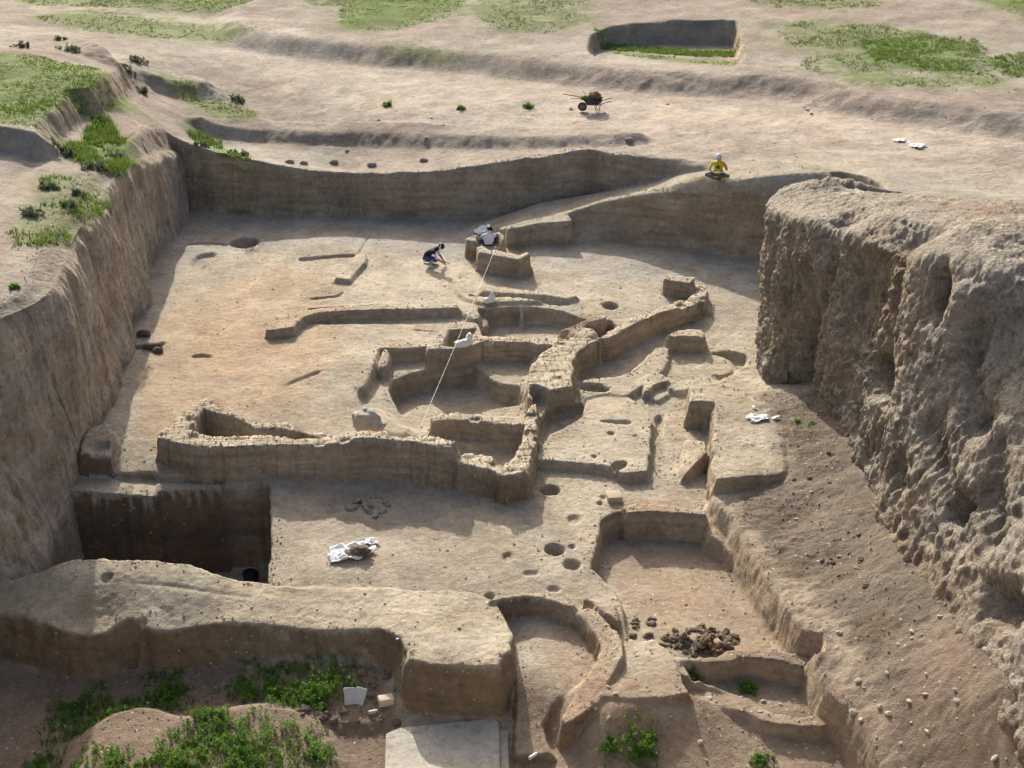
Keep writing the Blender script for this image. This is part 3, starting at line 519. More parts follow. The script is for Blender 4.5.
M_MASS = earth_mat('weathered_mud_mass', None, (.43, .345, .25), .35, 1.3, coarse=1.2, gran=.20)
M_FACE = earth_mat('trench_face_earth', None, (.44, .37, .285), .45, 1.1, streak=True, gran=.07)
M_BRK = {a: earth_mat('mudbrick', brick=a) for a in (.04, .05, .1, .13, .6)}
M_CLOD = earth_mat('dark_clod_earth', (.185, .14, .102), (.17, .128, .094), .5, 1.0)
def plain_mat(name, col, rough=.6, var=.15, scale=30, metal=0, bump=0, spec=.3):
    m = bpy.data.materials.new(name); nt, N, L, B = nodes(m)
    tc = N.new('ShaderNodeTexCoord'); n = noise(nt, tc.outputs['Object'], scale, 4)
    c = mixc(nt, 1.0, col, ramp(nt, n, [(.25, 1 - var), (.75, 1 + var)]), 'MULTIPLY'); L.new(c, B.inputs['Base Color'])
    B.inputs['Roughness'].default_value = rough; B.inputs['Metallic'].default_value = metal; B.inputs['Specular IOR Level'].default_value = spec
    if bump:
        bp = N.new('ShaderNodeBump'); bp.inputs['Strength'].default_value = .7; bp.inputs['Distance'].default_value = bump; L.new(n, bp.inputs['Height']); L.new(bp.outputs[0], B.inputs['Normal'])
    return m

# ================================================================== objects
def tag(o, label=None, cat=None, group=None, kind=None):
    if label: o['label'] = label
    if cat: o['category'] = cat
    if group: o['group'] = group
    if kind: o['kind'] = kind
    return o
def mesh_obj(name, V, Fq, mat, parent=None, smooth=True, loc=None):
    me = bpy.data.meshes.new(name); V = np.asarray(V, float)
    if loc is not None: V = V - np.asarray(loc)
    if isinstance(Fq, np.ndarray):
        n, c = Fq.shape
        me.vertices.add(len(V)); me.vertices.foreach_set('co', V.astype(np.float32).ravel())
        me.loops.add(n * c); me.loops.foreach_set('vertex_index', Fq.astype(np.int32).ravel())
        me.polygons.add(n); me.polygons.foreach_set('loop_start', np.arange(0, n * c, c, dtype=np.int32))
        me.polygons.foreach_set('use_smooth', np.full(n, smooth)); me.update(calc_edges=True)
    else:
        me.from_pydata([tuple(v) for v in V], [], Fq); me.polygons.foreach_set('use_smooth', [smooth] * len(me.polygons)); me.update()
    for mm in (mat if isinstance(mat, (list, tuple)) else [mat]): me.materials.append(mm)
    o = bpy.data.objects.new(name, me); COL.objects.link(o)
    if loc is not None: o.location = loc
    if parent is not None: o.parent = parent
    return o
def empty(name, loc, rz=0):
    o = bpy.data.objects.new(name, None); COL.objects.link(o); o.location = loc; o.rotation_euler = (0, 0, rz); o.empty_display_size = .2; return o

# surface normals of the whole land, then every piece takes its own faces
VX = np.stack([GX, GY, H], -1).reshape(-1, 3)
dzx = np.gradient(H, xs, axis=1); dzy = np.gradient(H, ys, axis=0)
NRM = np.stack([-dzx, -dzy, np.ones_like(H)], -1); NRM /= np.linalg.norm(NRM, axis=-1, keepdims=True)
# vertical faces get a little true relief sideways
steep = np.clip((.75 - NRM[..., 2]) / .35, 0, 1) * (GY < 60)
dd = (.06 * fbm(GX * 2.2, GY * 2.2, H * 3, 3) + .022 * vnoise(GX * 7, GY * 7, H * 9)) * steep
VX = VX + (NRM * dd[..., None]).reshape(-1, 3)
idx = np.arange(NX * NY).reshape(NY, NX)
Q = np.stack([idx[:-1, :-1], idx[:-1, 1:], idx[1:, 1:], idx[1:, :-1]], -1).reshape(-1, 4)
fo = np.max(np.stack([OWN[:-1, :-1], OWN[:-1, 1:], OWN[1:, 1:], OWN[1:, :-1]], -1), -1).reshape(-1)
NF = NRM.reshape(-1, 3); SF = np.concatenate([SOIL.reshape(-1, 3), BR.reshape(-1, 1)], 1)
def take(name, mask, mat=M_SOIL, loc=None):
    q = Q[mask]; used, inv = np.unique(q, return_inverse=True); q = inv.reshape(q.shape)
    V = VX[used]
    if loc is True: loc = np.array([V[:, 0].mean(), V[:, 1].mean(), V[:, 2].min()])
    o = mesh_obj(name, V, q, mat, loc=loc)
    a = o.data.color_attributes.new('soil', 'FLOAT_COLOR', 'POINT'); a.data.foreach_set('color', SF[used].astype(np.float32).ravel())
    a = o.data.attributes.new('moist_shade', 'FLOAT', 'POINT'); a.data.foreach_set('value', MOIST_SHADE.reshape(-1)[used].astype(np.float32))
    return o
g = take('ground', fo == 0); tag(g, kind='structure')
INFO = {
 'earth_pier': ('earth_pier', 'squared earth pier left standing against the shaded back bank below the ramp', 'earth pier'),
 'mud_step': ('mud_step', 'stepped lump of mud at the shaded foot of the left trench wall', 'mud step'),
 'mudbrick_wall': ('mudbrick_wall', 'long ragged mudbrick wall with a wedge-shaped hollow at its left end, beside the deep pit', 'mudbrick wall'),
 'inner_mudbrick_wall': ('mudbrick_wall', 'low straight mudbrick wall on the near side of the round basin', 'mudbrick wall'),
 'earth_baulk': ('earth_baulk', 'broad earth bank across the foreground ending in a rounded block above the concrete slab', 'earth bank'),
 'mud_bin': ('mud_bin', 'small square mud bin with open hollow behind the round basin', 'mud bin'),
 'oven_rim': ('oven_rim', 'burnt red curved oven rim behind the brick pavement', 'oven rim'),
 'low_mud_wall': ('low_mud_wall', 'long thin low mud wall with a stubby left end on the sunlit floor', 'low wall'),
 'mud_kerb': ('mud_kerb', 'short slanting kerb of mud on the floor left of the kneeling digger', 'kerb'),
 'mud_block': ('mud_block', 'squat mud block against which the person in white sits', 'mud block'),
 'standing_mud_slab': ('standing_mud_slab', 'thin upright mud slab to which the white string runs', 'mud slab'),
 'fallen_mud_block': ('mud_block', 'small mud block lying beyond the top end of the curved wall', 'mud block'),
 'curved_mudbrick_wall': ('curved_mudbrick_wall', 'narrow mudbrick wall bending along the sunken passage on the right', 'mudbrick wall'),
 'sloping_mud_bench': ('mud_bench', 'pale sloping mud bench on the right side of the sunken passage', 'mud bench'),
 'brick_stump': ('brick_stump', 'low reddish brick stump at the end of the pale sloping bench', 'brick stump'),
 'brick_pavement': ('brick_pavement', 'raised pavement of square mudbricks at the right of the round basin', 'brick pavement'),
 'broken_mud_step': ('mud_step', 'broken mud steps between the sloping bench and the niched buttress', 'mud step'),
 'room_wall': ('mudbrick_wall', 'thin mudbrick wall between the bin and the raised brick pavement', 'mudbrick wall'),
 'earth_platform': ('earth_platform', 'flat earth platform with a sharp front step, right of the front mudbrick wall', 'earth platform'),
 'niched_mud_buttress': ('mud_buttress', 'tall rounded mud buttress with a square niche in its front', 'mud buttress'),
 'mud_rubble_lump': ('mud_lump', 'broken mud lump fallen below the square niche', 'mud lump'),
 'low_room_wall': ('low_mud_wall', 'low shaded mud wall closing the back of the sunken lower right room', 'low wall'),
 'hearth_kerb': ('hearth_kerb', 'thin arched mud kerb at the top of the round hearth behind the foreground block', 'kerb'),
 'curved_mud_rim': ('curved_mud_rim', 'thick cracked mud rim curving round the right of the round hearth', 'mud rim'),
 'mud_floor_slab': ('mud_floor_slab', 'flat broken slab of mud floor right of the curved rim', 'mud floor'),
 'wall_stub': ('wall_stub', 'low reddish wall stub in front of the heap of dark clods', 'wall stub'),
 'wall_stub_lower': ('wall_stub', 'ragged low wall stub nearest the camera at the lower right', 'wall stub'),
}
for own, i in OWNERS.items():
    msk = fo == i
    if not msk.any(): print('EMPTY', own); continue
    nm, lb, ct = INFO[own]; tag(take(nm, msk, {'mudbrick_wall': M_BRK[.1], 'inner_mudbrick_wall': M_BRK[.1], 'brick_pavement': M_BRK[.13], 'room_wall': M_BRK[.05], 'curved_mudbrick_wall': M_BRK[.6]}.get(own, M_SOIL), True), lb, ct, kind='thing')

# ================================================================== parametric faces: left trench face, great mud mass on the right
def resample(P, d):
    L = np.concatenate([[0], np.cumsum(np.linalg.norm(np.diff(P[:, :3], axis=0), axis=1))]); n = max(2, int(L[-1] / d))
    t = np.linspace(0, L[-1], n); return np.stack([np.interp(t, L, P[:, i]) for i in range(P.shape[1])], 1)
def grid_obj(name, G3, mat, loc=None):
    n, m = G3.shape[:2]; ii = np.arange(n * m).reshape(n, m)
    q = np.stack([ii[:-1, :-1], ii[:-1, 1:], ii[1:, 1:], ii[1:, :-1]], -1).reshape(-1, 4)
    return mesh_obj(name, G3.reshape(-1, 3), q, mat, loc=loc)
def normals(G3):
    du = np.gradient(G3, axis=0); dv = np.gradient(G3, axis=1); n = np.cross(du, dv); return n / (np.linalg.norm(n, axis=-1, keepdims=True) + 1e-9)
lw_base = [(190,215,0),(166,245,0),(150,272,0),(147,300,0),(138,330,0),(124,372,-.03),(113,409,-.06),(96,432,-.08),(73,469,-.1),(40,520,-.3),(5,580,-.6),(-60,680,-1.2)]
lw_top2 = [(183,149,1.98),(160,151,2.72),(130,166,3.78),(115,180,4.02),(93,213,4.12),(75,245,4.22),(66,272,4.27),(50,298,4.33),(17,312,4.38),(-60,345,4.42),(-120,375,4.5),(-250,450,4.5)]
B_, T_ = px(lw_base), px(lw_top2)
BT = chaikin_open(np.hstack([B_, T_]), 2); BT = resample(BT, .042)
Bq, Tq = BT[:, :3], BT[:, 3:6]
rows = []
nv = 110
zb = np.where(Bq[:, 1] < 32.2, -2.8, -.5)
for v_ in np.linspace(0, 1, nv):
    f = v_ ** 1.0
    Z = zb + (Tq[:, 2] - zb) * f
    a = (Z - Bq[:, 2]) / (Tq[:, 2] - Bq[:, 2]); a = np.maximum(a, -.12)
    XY = Bq[:, :2] + (Tq[:, :2] - Bq[:, :2]) * a[:, None]
    rnd = np.clip((f - .9) / .1, 0, 1) ** 2
    rows.append(np.c_[XY[:, 0] - .14 * rnd, XY[:, 1], Z - .05 * rnd])
def uz(x, y):
    j = np.clip(np.searchsorted(xs, x) - 1, 0, NX - 2); i = np.clip(np.searchsorted(ys, y) - 1, 0, NY - 2); return HU[i, j]
CQ = np.linspace(.05, .95, 24)
for q in CQ:
    X = Tq[:, 0] - .14 - q; Y = Tq[:, 1]; k_ = sstep(q / .5); rows.append(np.c_[X, Y, (Tq[:, 2] - .05) * (1 - k_) + (uz(X, Y) + .06 - .22 * (q / .95) ** 3) * k_])
G3 = np.stack(rows, 1)
nr = normals(G3); 
if nr[:, 20, 0].mean() < 0: nr = -nr
P_ = G3
d = .30 * fbm(P_[..., 0] * .6, P_[..., 1] * .6, P_[..., 2] * .35, 3) + .10 * fbm(P_[..., 0] * 2, P_[..., 1] * 2.2, P_[..., 2] * .6, 3) + .05 * fbm(P_[..., 0] * 5, P_[..., 1] * 5, P_[..., 2] * 3, 3) - .05 * np.maximum(0, vnoise(P_[..., 0] * 4, P_[..., 1] * 4.5, P_[..., 2] * 1.4) - .45) * 3
capk = np.ones(G3.shape[1]); capk[nv - 12:nv] = np.linspace(1, .55, 12); capk[nv:] = np.linspace(.55, .05, G3.shape[1] - nv)
endk = np.clip(np.minimum(np.arange(len(Bq)), 40) / 40, .1, 1)
nr[..., 2] *= .4
G3 = G3 + nr * (d * capk[None, :] * endk[:, None])[..., None]
lw = grid_obj('trench_face', G3, M_FACE, loc=np.array([-11.5, 40, 0.]))
def paint(o, C):
    a = o.data.color_attributes.new('soil', 'FLOAT_COLOR', 'POINT'); a.data.foreach_set('color', np.concatenate([C.reshape(-1, 3), np.zeros((C[..., 0].size, 1))], 1).astype(np.float32).ravel())
def blot(C, mask, col): C[...] = C * (1 - mask[..., None]) + np.array(col) * mask[..., None]
Cw = np.zeros(G3.shape); Cw[...] = (.55, .465, .36); fb_ = fbm(P_[..., 0] * .7, P_[..., 1] * .7, P_[..., 2] * .7, 4)
blot(Cw, np.clip(fb_ * 1.6, 0, .8), (.44, .35, .25)); blot(Cw, np.clip(-fb_ * 1.4, 0, .7), (.45, .40, .335))
uu, vv = project(G3)
lx = np.interp(vv, [335, 365, 390, 412], [99, 103, 107, 113])
blot(Cw, np.exp(-((uu - lx - 4 * (vv > 385)) / np.interp(vv, [340, 380, 410], [2.2, 4.0, 6.0])) ** 2) * ((vv > 325) & (vv < 414)) * .85, (.30, .17, .075))
cap_ = np.zeros(G3.shape[1]); cap_[nv - 6:] = np.linspace(.2, 1, G3.shape[1] - nv + 6)
capm = np.clip(cap_ * 3, 0, 1)[None, :] * np.ones(G3.shape[:2])
ci = np.clip(np.searchsorted(ys, G3[..., 1]) - 1, 0, NY - 1); cj = np.clip(np.searchsorted(xs, G3[..., 0] - .35) - 1, 0, NX - 1)
blot(Cw, capm * .95, SOIL[ci, cj]) if False else None
ck = (capm * .95)[..., None]; Cw = Cw * (1 - ck) + SOIL[ci, cj] * ck
SELF_CAP = (G3, nv)
paint(lw, Cw); tag(lw, kind='structure')

mb = [(905,205,1.),(835,200,.5),(757,362,-.35),(765,378,-.3),(772,385,-.2),(802,382,.0),(842,421,.15),(868,480,.2),(895,542,.45),(932,579,.65),(982,639,.9),(1019,679,1.05),(1110,800,1.1),(1200,950,1.1)]
mt = [(893,196,4.6),(810,193,4.25),(772,200,4.2),(769,213,4.2),(790,219,4.4),(815,226,4.65),(850,238,4.9),(895,253,5.4),(955,267,6.0),(1012,271,6.15),(1062,276,6.25),(1115,298,6.3),(1150,400,6.3),(1300,520,6.3)]
ms = [(905,196,4.7),(835,193,4.4),(840,193,4.5),(842,193.5,4.55),(850,194,4.6),(865,195,4.7),(885,197,4.9),(930,199,5.2),(970,202,5.5),(1010,206,5.8),(1060,212,6.1),(1110,222,6.2),(1250,300,6.3),(1500,420,6.3)]
Bm, Tm, Sm = px(mb), px(mt), px(ms)
Bm[0, :2] = Tm[0, :2] + [.3, .5]; Bm[1, :2] = Tm[1, :2] + [-.1, .4]
BTS = resample(chaikin_open(np.hstack([Bm, Tm, Sm]), 2), .038)
Bq, Tq, Sq = BTS[:, :3], BTS[:, 3:6], BTS[:, 6:9]
rows = []
nv = 150; zb = -.9
for f in np.linspace(0, 1, nv):
    Z = zb + (Tq[:, 2] - zb) * f; a = np.maximum((Z - Bq[:, 2]) / (Tq[:, 2] - Bq[:, 2]), -.1)
    XY = Bq[:, :2] + (Tq[:, :2] - Bq[:, :2]) * a[:, None]; rows.append(np.c_[XY, Z])
nc = 110
for f in np.linspace(0, 1, nc + 1)[1:]:
    rows.append(Tq + (Sq - Tq) * f + np.c_[np.zeros((len(Tq), 2)), .12 * np.sin(math.pi * f) * np.ones(len(Tq))])
for f in np.linspace(0, 1, 30)[1:]:
    rows.append(np.c_[Sq[:, 0] + .5 * f, Sq[:, 1] + .6 * f, Sq[:, 2] * (1 - f) + 0.3 * f])
G3 = np.stack(rows, 1)
# round the brow
ker = np.ones(9) / 9
for it in range(1):
    for c in range(3):
        a = G3[:, nv - 30:nv + 34, c]; sm = np.apply_along_axis(lambda r_: np.convolve(np.pad(r_, 4, mode='edge'), ker, 'valid'), 1, a); G3[:, nv - 30:nv + 34, c] = sm
uu, vv = project(G3)
nr = normals(G3)
if nr[len(Bq) // 2, 40, 0] > 0: nr = -nr
P_ = G3; x_, y_, z_ = P_[..., 0], P_[..., 1], P_[..., 2]
top_f = np.clip(nr[..., 2], 0, 1)
near_ = sstep((38 - y_) / 6)                              # the near half is the more broken
lump = fbm(x_ * .9, y_ * .9, z_ * .8, 3); mid = np.abs(fbm(x_ * 2.2, y_ * 2.2, z_ * 2, 3)); fine = fbm(x_ * 6, y_ * 6, z_ * 6, 3); pock = vnoise(x_ * 4.2, y_ * 4.2, z_ * 3.6)
rid = (1 - np.abs(fbm(x_ * 3.4, y_ * 3.4, z_ * 2.6, 4))) ** 3
d = .16 * lump + .06 * (rid - .5) + (.03 + .04 * near_) * (mid - .22) + (.05 + .05 * near_) * fine + .045 * np.abs(fbm(x_ * 10, y_ * 10, z_ * 7, 3)) - (.10 + .24 * near_) * np.maximum(0, pock - .45) + .02 * vnoise(x_ * 13, y_ * 13, z_ * 13)
fs_ = vnoise(x_ * .75, y_ * .75, z_ * .10); fiss = np.exp(-(fs_ / .07) ** 2) * (1 - top_f) ; fs2 = vnoise(x_ * 1.7 + 9, y_ * 1.7, z_ * .3); fiss2 = np.exp(-(fs2 / .09) ** 2) * (1 - top_f)
wa = worley(x_ * 1.0 + .3 * fine, y_ * 1.0, z_ * .75 + .3 * lump); wb = worley(x_ * 2.6, y_ * 2.6 + .3 * fine, z_ * 2.1); wc = worley(x_ * 6.5, y_ * 6.5, z_ * 5.5)
d = d - .13 * fiss - .03 * fiss2 + .10 * (wa[2] - .5) * sstep((wa[1] - wa[0]) / .25) + .05 * (wb[2] - .5) * sstep((wb[1] - wb[0]) / .25) - .02 * wb[0] - .03 * np.exp(-((wb[1] - wb[0]) / .08)) - .10 * np.maximum(0, vnoise(x_ * 5.5 + 3, y_ * 5.5, z_ * 5) - .45) + .03 * (wc[2] - .5) + .03 * vnoise(x_ * 19, y_ * 19, z_ * 19)
d = d + .22 * top_f * fbm(x_ * .8 + 4, y_ * .8, o=2) * (vv > 150)
d = np.where(vv > 0, d, d) * (1 - .6 * top_f)
def dent(u, v, amt, ru, rz, sharp=1.0, spread=None):
    global d
    fm = np.hypot(uu - u, vv - v); fm[:, nv + 30:] = 1e9; i, j = np.unravel_index(np.argmin(fm), fm.shape); c = G3[i, j]
    r2 = (((x_ - c[0]) ** 2 + (y_ - c[1]) ** 2) / ru ** 2) + ((z_ - c[2]) / rz) ** 2
    r2 = r2 * (1 + .35 * fine)
    d = d - amt * np.exp(-r2 ** sharp)
dent(868, 300, .55, 1.0, 1.9, 1.5); dent(880, 374, 1.5, .75, .5, 2.0); dent(848, 395, .25, .5, .8)
dent(822, 262, -.30, .9, .7); dent(845, 310, -.32, .45, 1.7, 1.5); dent(925, 330, -.16, 1.2, 1.2, 1.5); dent(815, 330, .18, .3, 2.2); dent(900, 430, -.2, .9, .9)
dent(944, 300, .5, .16, .5); dent(962, 512, .8, .38, .28, 2.); dent(990, 498, .35, .3, .35, 1.5); dent(1008, 605, .8, .6, .35, 1.6); dent(975, 300, -.3, .5, .4); dent(1010, 300, -.2, .7, .6)
dent(905, 470, .3, .3, .3); dent(940, 420, .3, .25, .5); dent(870, 455, .25, .25, .3); dent(985, 420, .35, .3, .4); dent(892, 232, -.3, 1.0, .5); dent(850, 212, -.2, .8, .5); dent(855, 262, -.25, .7, .4)
def cleft(pts, amt, wd, tall=1.0):
    global d
    best = np.zeros(d.shape)
    for (u0, v0), (u1, v1) in zip(pts, pts[1:]):
        for t_ in np.linspace(0, 1, 7):
            u, v = u0 + (u1 - u0) * t_, v0 + (v1 - v0) * t_
            fm = np.hypot(uu - u, vv - v); fm[:, nv + 30:] = 1e9; i, j = np.unravel_index(np.argmin(fm), fm.shape); c = G3[i, j]
            best = np.maximum(best, np.exp(-(((x_ - c[0] + .06 * fine) ** 2 + (y_ - c[1] + .10 * fine) ** 2) / wd ** 2 + ((z_ - c[2]) / (.45 * tall)) ** 2)))
    d = d - amt * best
cleft([(838, 262), (826, 300), (812, 345), (806, 385)], .38, .20); cleft([(899, 285), (897, 330), (893, 385)], .55, .24); cleft([(945, 278), (947, 312)], .6, .13); cleft([(880, 430), (905, 490)], .3, .14); cleft([(775, 225), (770, 300)], .12, .12)
cleft([(930, 430), (950, 480), (965, 512)], .28, .16); cleft([(985, 330), (975, 380), (985, 430)], .28, .15); cleft([(1005, 450), (1000, 540)], .3, .16); cleft([(860, 410), (880, 450)], .2, .12)
dent(820, 210, -.32, 1.0, .9); dent(878, 222, -.50, .75, .9); dent(980, 246, -.55, 1.1, 1.1); dent(848, 226, .35, .4, .9); dent(915, 245, .50, .5, .9); dent(940, 226, .35, .8, .9)
d[:, -31:] *= np.linspace(1, .3, 31)
d = d * (1 - .22 * near_)
d = (d + .16) * np.clip((np.arange(d.shape[0]) - 4) / 40, .05, 1)[:, None]; d[:, nv + nc - 12:] *= np.linspace(1, .15, d.shape[1] - nv - nc + 12)
G3 = G3 + nr * d[..., None]
ms_ = grid_obj('eroded_mud_mass', G3, M_MASS, loc=np.array([11., 32, 0.]))
Cm = np.zeros(G3.shape); Cm[...] = (.60, .52, .41)
f2 = fbm(x_ * .8, y_ * .8, z_ * .8, 4); blot(Cm, np.clip(f2 * 1.6 - .1, 0, .85), (.47, .38, .275)); blot(Cm, np.clip(-f2 * 1.5 - .1, 0, .7), (.55, .50, .43))
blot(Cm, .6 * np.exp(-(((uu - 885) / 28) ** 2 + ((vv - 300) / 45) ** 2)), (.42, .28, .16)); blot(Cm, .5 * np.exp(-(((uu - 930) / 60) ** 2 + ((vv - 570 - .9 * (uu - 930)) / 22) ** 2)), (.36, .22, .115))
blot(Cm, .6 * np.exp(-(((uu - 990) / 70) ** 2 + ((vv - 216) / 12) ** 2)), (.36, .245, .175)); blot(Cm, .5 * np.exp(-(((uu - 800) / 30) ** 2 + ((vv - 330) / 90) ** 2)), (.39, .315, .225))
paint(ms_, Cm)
tag(ms_, 'towering eroded block of pitted mud standing along the right edge of the trench', 'mud mass')
# ================================================================== small things
def lumpy(name, mat, size, seed, sub=3, amp=.25, freq=2.0, flat=0.0, cr=0.0):
    bm = bmesh.new(); bmesh.ops.create_icosphere(bm, subdivisions=sub, radius=1)
    V = np.array([v.co for v in bm.verts]); Fq = [[v.index for v in f.verts] for f in bm.faces]; bm.free()
    n = fbm(V[:, 0] * freq + seed * 3.1, V[:, 1] * freq - seed * 1.7, V[:, 2] * freq + seed, 3)
    r = 1 + amp * n
    if cr: r = r + cr * np.abs(vnoise(V[:, 0] * freq * 2.2 + seed, V[:, 1] * freq * 2.2, V[:, 2] * freq * 2.2))
    V = V * r[:, None] * np.asarray(size)
    if flat: V[:, 2] = np.where(V[:, 2] < -flat * size[2], -flat * size[2] + .15 * (V[:, 2] + flat * size[2]), V[:, 2])
    return V, Fq
def box_bm(sx, sy, sz, bev=.01, jit=0, seg=2):
    bm = bmesh.new(); bmesh.ops.create_cube(bm, size=1); bmesh.ops.scale(bm, vec=(sx, sy, sz), verts=bm.verts)
    if bev: bmesh.ops.bevel(bm, geom=list(bm.edges), offset=bev, segments=seg, affect='EDGES', profile=.6)
    if jit:
        bmesh.ops.subdivide_edges(bm, edges=list(bm.edges), cuts=2, use_grid_fill=True)
        for v in bm.verts: v.co += Vector((random.gauss(0, jit), random.gauss(0, jit), random.gauss(0, jit)))
    return bm
def bm_obj(name, bm, mat, parent=None, smooth=True, loc=None, rot=None):
    me = bpy.data.meshes.new(name); bm.normal_update(); bm.to_mesh(me); bm.free()
    me.polygons.foreach_set('use_smooth', [smooth] * len(me.polygons)); me.materials.append(mat)
    o = bpy.data.objects.new(name, me); COL.objects.link(o); o.parent = parent
    if loc is not None: o.location = loc
    if rot is not None: o.rotation_euler = rot
    return o
def tube_bm(pts, r, n=8, bm=None, caps=True):
    bm = bm or bmesh.new(); pts = [Vector(p) for p in pts]; rr = r if hasattr(r, '__len__') else [r] * len(pts); rings = []
    for i, p in enumerate(pts):
        t = (pts[min(i + 1, len(pts) - 1)] - pts[max(i - 1, 0)]).normalized(); a = t.orthogonal().normalized(); b = t.cross(a)
        if i: # keep the frame steady
            a = (pa - t * pa.dot(t)).normalized(); b = t.cross(a)
        pa = a; rings.append([bm.verts.new(p + a * rr[i] * math.cos(2 * math.pi * k / n) + b * rr[i] * math.sin(2 * math.pi * k / n)) for k in range(n)])
    for A, B in zip(rings, rings[1:]):
        for k in range(n): bm.faces.new((A[k], A[(k + 1) % n], B[(k + 1) % n], B[k]))
    if caps: bm.faces.new(rings[0][::-1]); bm.faces.new(rings[-1])
    return bm
def dup(o, loc, rot, sc, label=None):
    c = o.copy(); COL.objects.link(c); c.location = loc; c.rotation_euler = rot; c.scale = sc
    if label: c['label'] = label
    return c
# ---- stones and clods, each its own thing
M_STONE = plain_mat('pale_stone', (.46, .41, .335), .9, .2, 9, bump=.02); M_GREY = plain_mat('grey_stone', (.26, .22, .175), .9, .25, 7, bump=.02)
def scatter(spots, name, label, cat, group, mat, flat=.75, amp=.35, squash=(1, .8, .6), nproto=9, sub=2, sink=.55):
    protos = []
    for q, (p, r) in enumerate(spots):
        k_ = random.randrange(nproto)
        if len(protos) <= min(q, nproto - 1):
            V, Fq = lumpy(name, mat, squash, q * 7.3 + len(name), sub, amp, 1.4, flat); o = mesh_obj(name, V, Fq, mat, smooth=False); tag(o, label, cat, group); protos.append(o.data)
        else:
            o = bpy.data.objects.new(name, protos[k_]); COL.objects.link(o); tag(o, label, cat, group)
        o.location = (p[0], p[1], hz(p[0], p[1]) + r * squash[2] * (flat - sink)); o.rotation_euler = (random.gauss(0, .25), random.gauss(0, .25), random.uniform(0, 6.28)); s_ = r; o.scale = (s_ * random.uniform(.8, 1.3), s_ * random.uniform(.8, 1.2), s_ * random.uniform(.7, 1.2))
def spots_in(poly, z, n, r0, r1, pw=2.5):
    P = px(poly, z); o = []
    while len(o) < n:
        x = random.uniform(P[:, 0].min(), P[:, 0].max()); y = random.uniform(P[:, 1].min(), P[:, 1].max())
        if sdf(np.array([x]), np.array([y]), P)[0] > 0: o.append(((x, y), r0 + (r1 - r0) * random.random() ** pw))
    return o
scatter(spots_in([(860,640),(960,640),(1024,700),(1024,768),(900,768),(850,700)], 0, 95, .018, .085) + spots_in([(740,390),(830,420),(900,540),(980,650),(900,650),(800,520),(760,470)], .1, 34, .015, .055), 'pale_stone', 'small pale stone lying on the brown earth slope below the mud mass', 'stone', 'pale stones on the right slope', M_STONE)
scatter(spots_in([(770,690),(840,690),(860,768),(700,768),(560,735),(600,720)], -1.8, 40, .018, .07), 'pale_stone', 'small pale stone on the low ground at the lower right', 'stone', 'pale stones on the low ground', M_STONE)
scatter(spots_in([(625,570),(700,560),(790,640),(690,640),(640,620)], -1.2, 16, .015, .05), 'earth_clod', 'crumb of brown earth on the floor of the sunken room', 'clod', 'crumbs on the sunken room floor', M_CLOD)
scatter(spots_in([(745,480),(850,430),(930,570),(1000,660),(900,640),(800,540)], .2, 45, .02, .09), 'earth_clod', 'brown clod on the loose earth slope beside the niched buttress', 'clod', 'clods on the right slope', M_CLOD, amp=.6)
hp = spots_in([(662,632),(700,624),(735,632),(740,645),(722,654),(690,654),(672,650)], -1.2, 80, .035, .13, 1.6)
scatter(hp, 'earth_clod', 'dark earth clod in the heap behind the reddish wall stub', 'clod', 'heap of dark clods', M_CLOD, amp=.8, sub=3)
c0 = at(703, 644, -1.2)
hp2 = [((c0[0] + random.gauss(0, .32), c0[1] + random.gauss(0, .16)), random.uniform(.06, .13)) for _ in range(30)]
nb = len(COL.objects); scatter(hp2, 'earth_clod', 'dark earth clod in the heap behind the reddish wall stub', 'clod', 'heap of dark clods', M_CLOD, amp=.8, sub=3)
for o in list(COL.objects)[nb:]: o.location.z += random.uniform(.05, .20)
scatter(spots_in([(348,505),(372,500),(390,504),(388,520),(366,522),(350,514)], -.8, 26, .03, .15, 2), 'rubble_stone', 'grey rubble stone on the shaded floor below the long mudbrick wall', 'stone', 'rubble under the long wall', M_GREY)
scatter(spots_in([(268,575),(470,540),(500,600),(350,600)], -.8, 14, .015, .04), 'pale_stone', 'tiny pale stone on the courtyard floor near the white cloth', 'stone', 'tiny stones on the courtyard', M_STONE)
scatter(spots_in([(10,590),(100,575),(260,600),(400,600),(480,640),(420,655),(330,620),(90,630)], -.8, 26, .015, .05), 'pale_stone', 'tiny pale stone on top of the foreground earth bank', 'stone', 'tiny stones on the bank top', M_STONE)
scatter(spots_in([(300,690),(398,685),(398,725),(300,730)], -2, 40, .04, .13, 1.6), 'earth_clod', 'brown clod at the foot of the foreground bank beside the brick', 'clod', 'clods at the foot of the bank', M_CLOD, amp=.4)
scatter(spots_in([(618,618),(655,615),(655,640),(640,648),(622,640)], -1.2, 12, .04, .12, 1.5), 'earth_clod', 'dark clod in the corner beside the round hearth', 'clod', 'clods beside the hearth', M_CLOD, amp=.4)
scatter(spots_in([(345,140),(640,130),(1000,150),(1024,110),(300,90)], 2.3, 26, .04, .12), 'field_stone', 'small stone scattered on the open plain behind the trench', 'stone', 'stones on the plain', M_STONE)
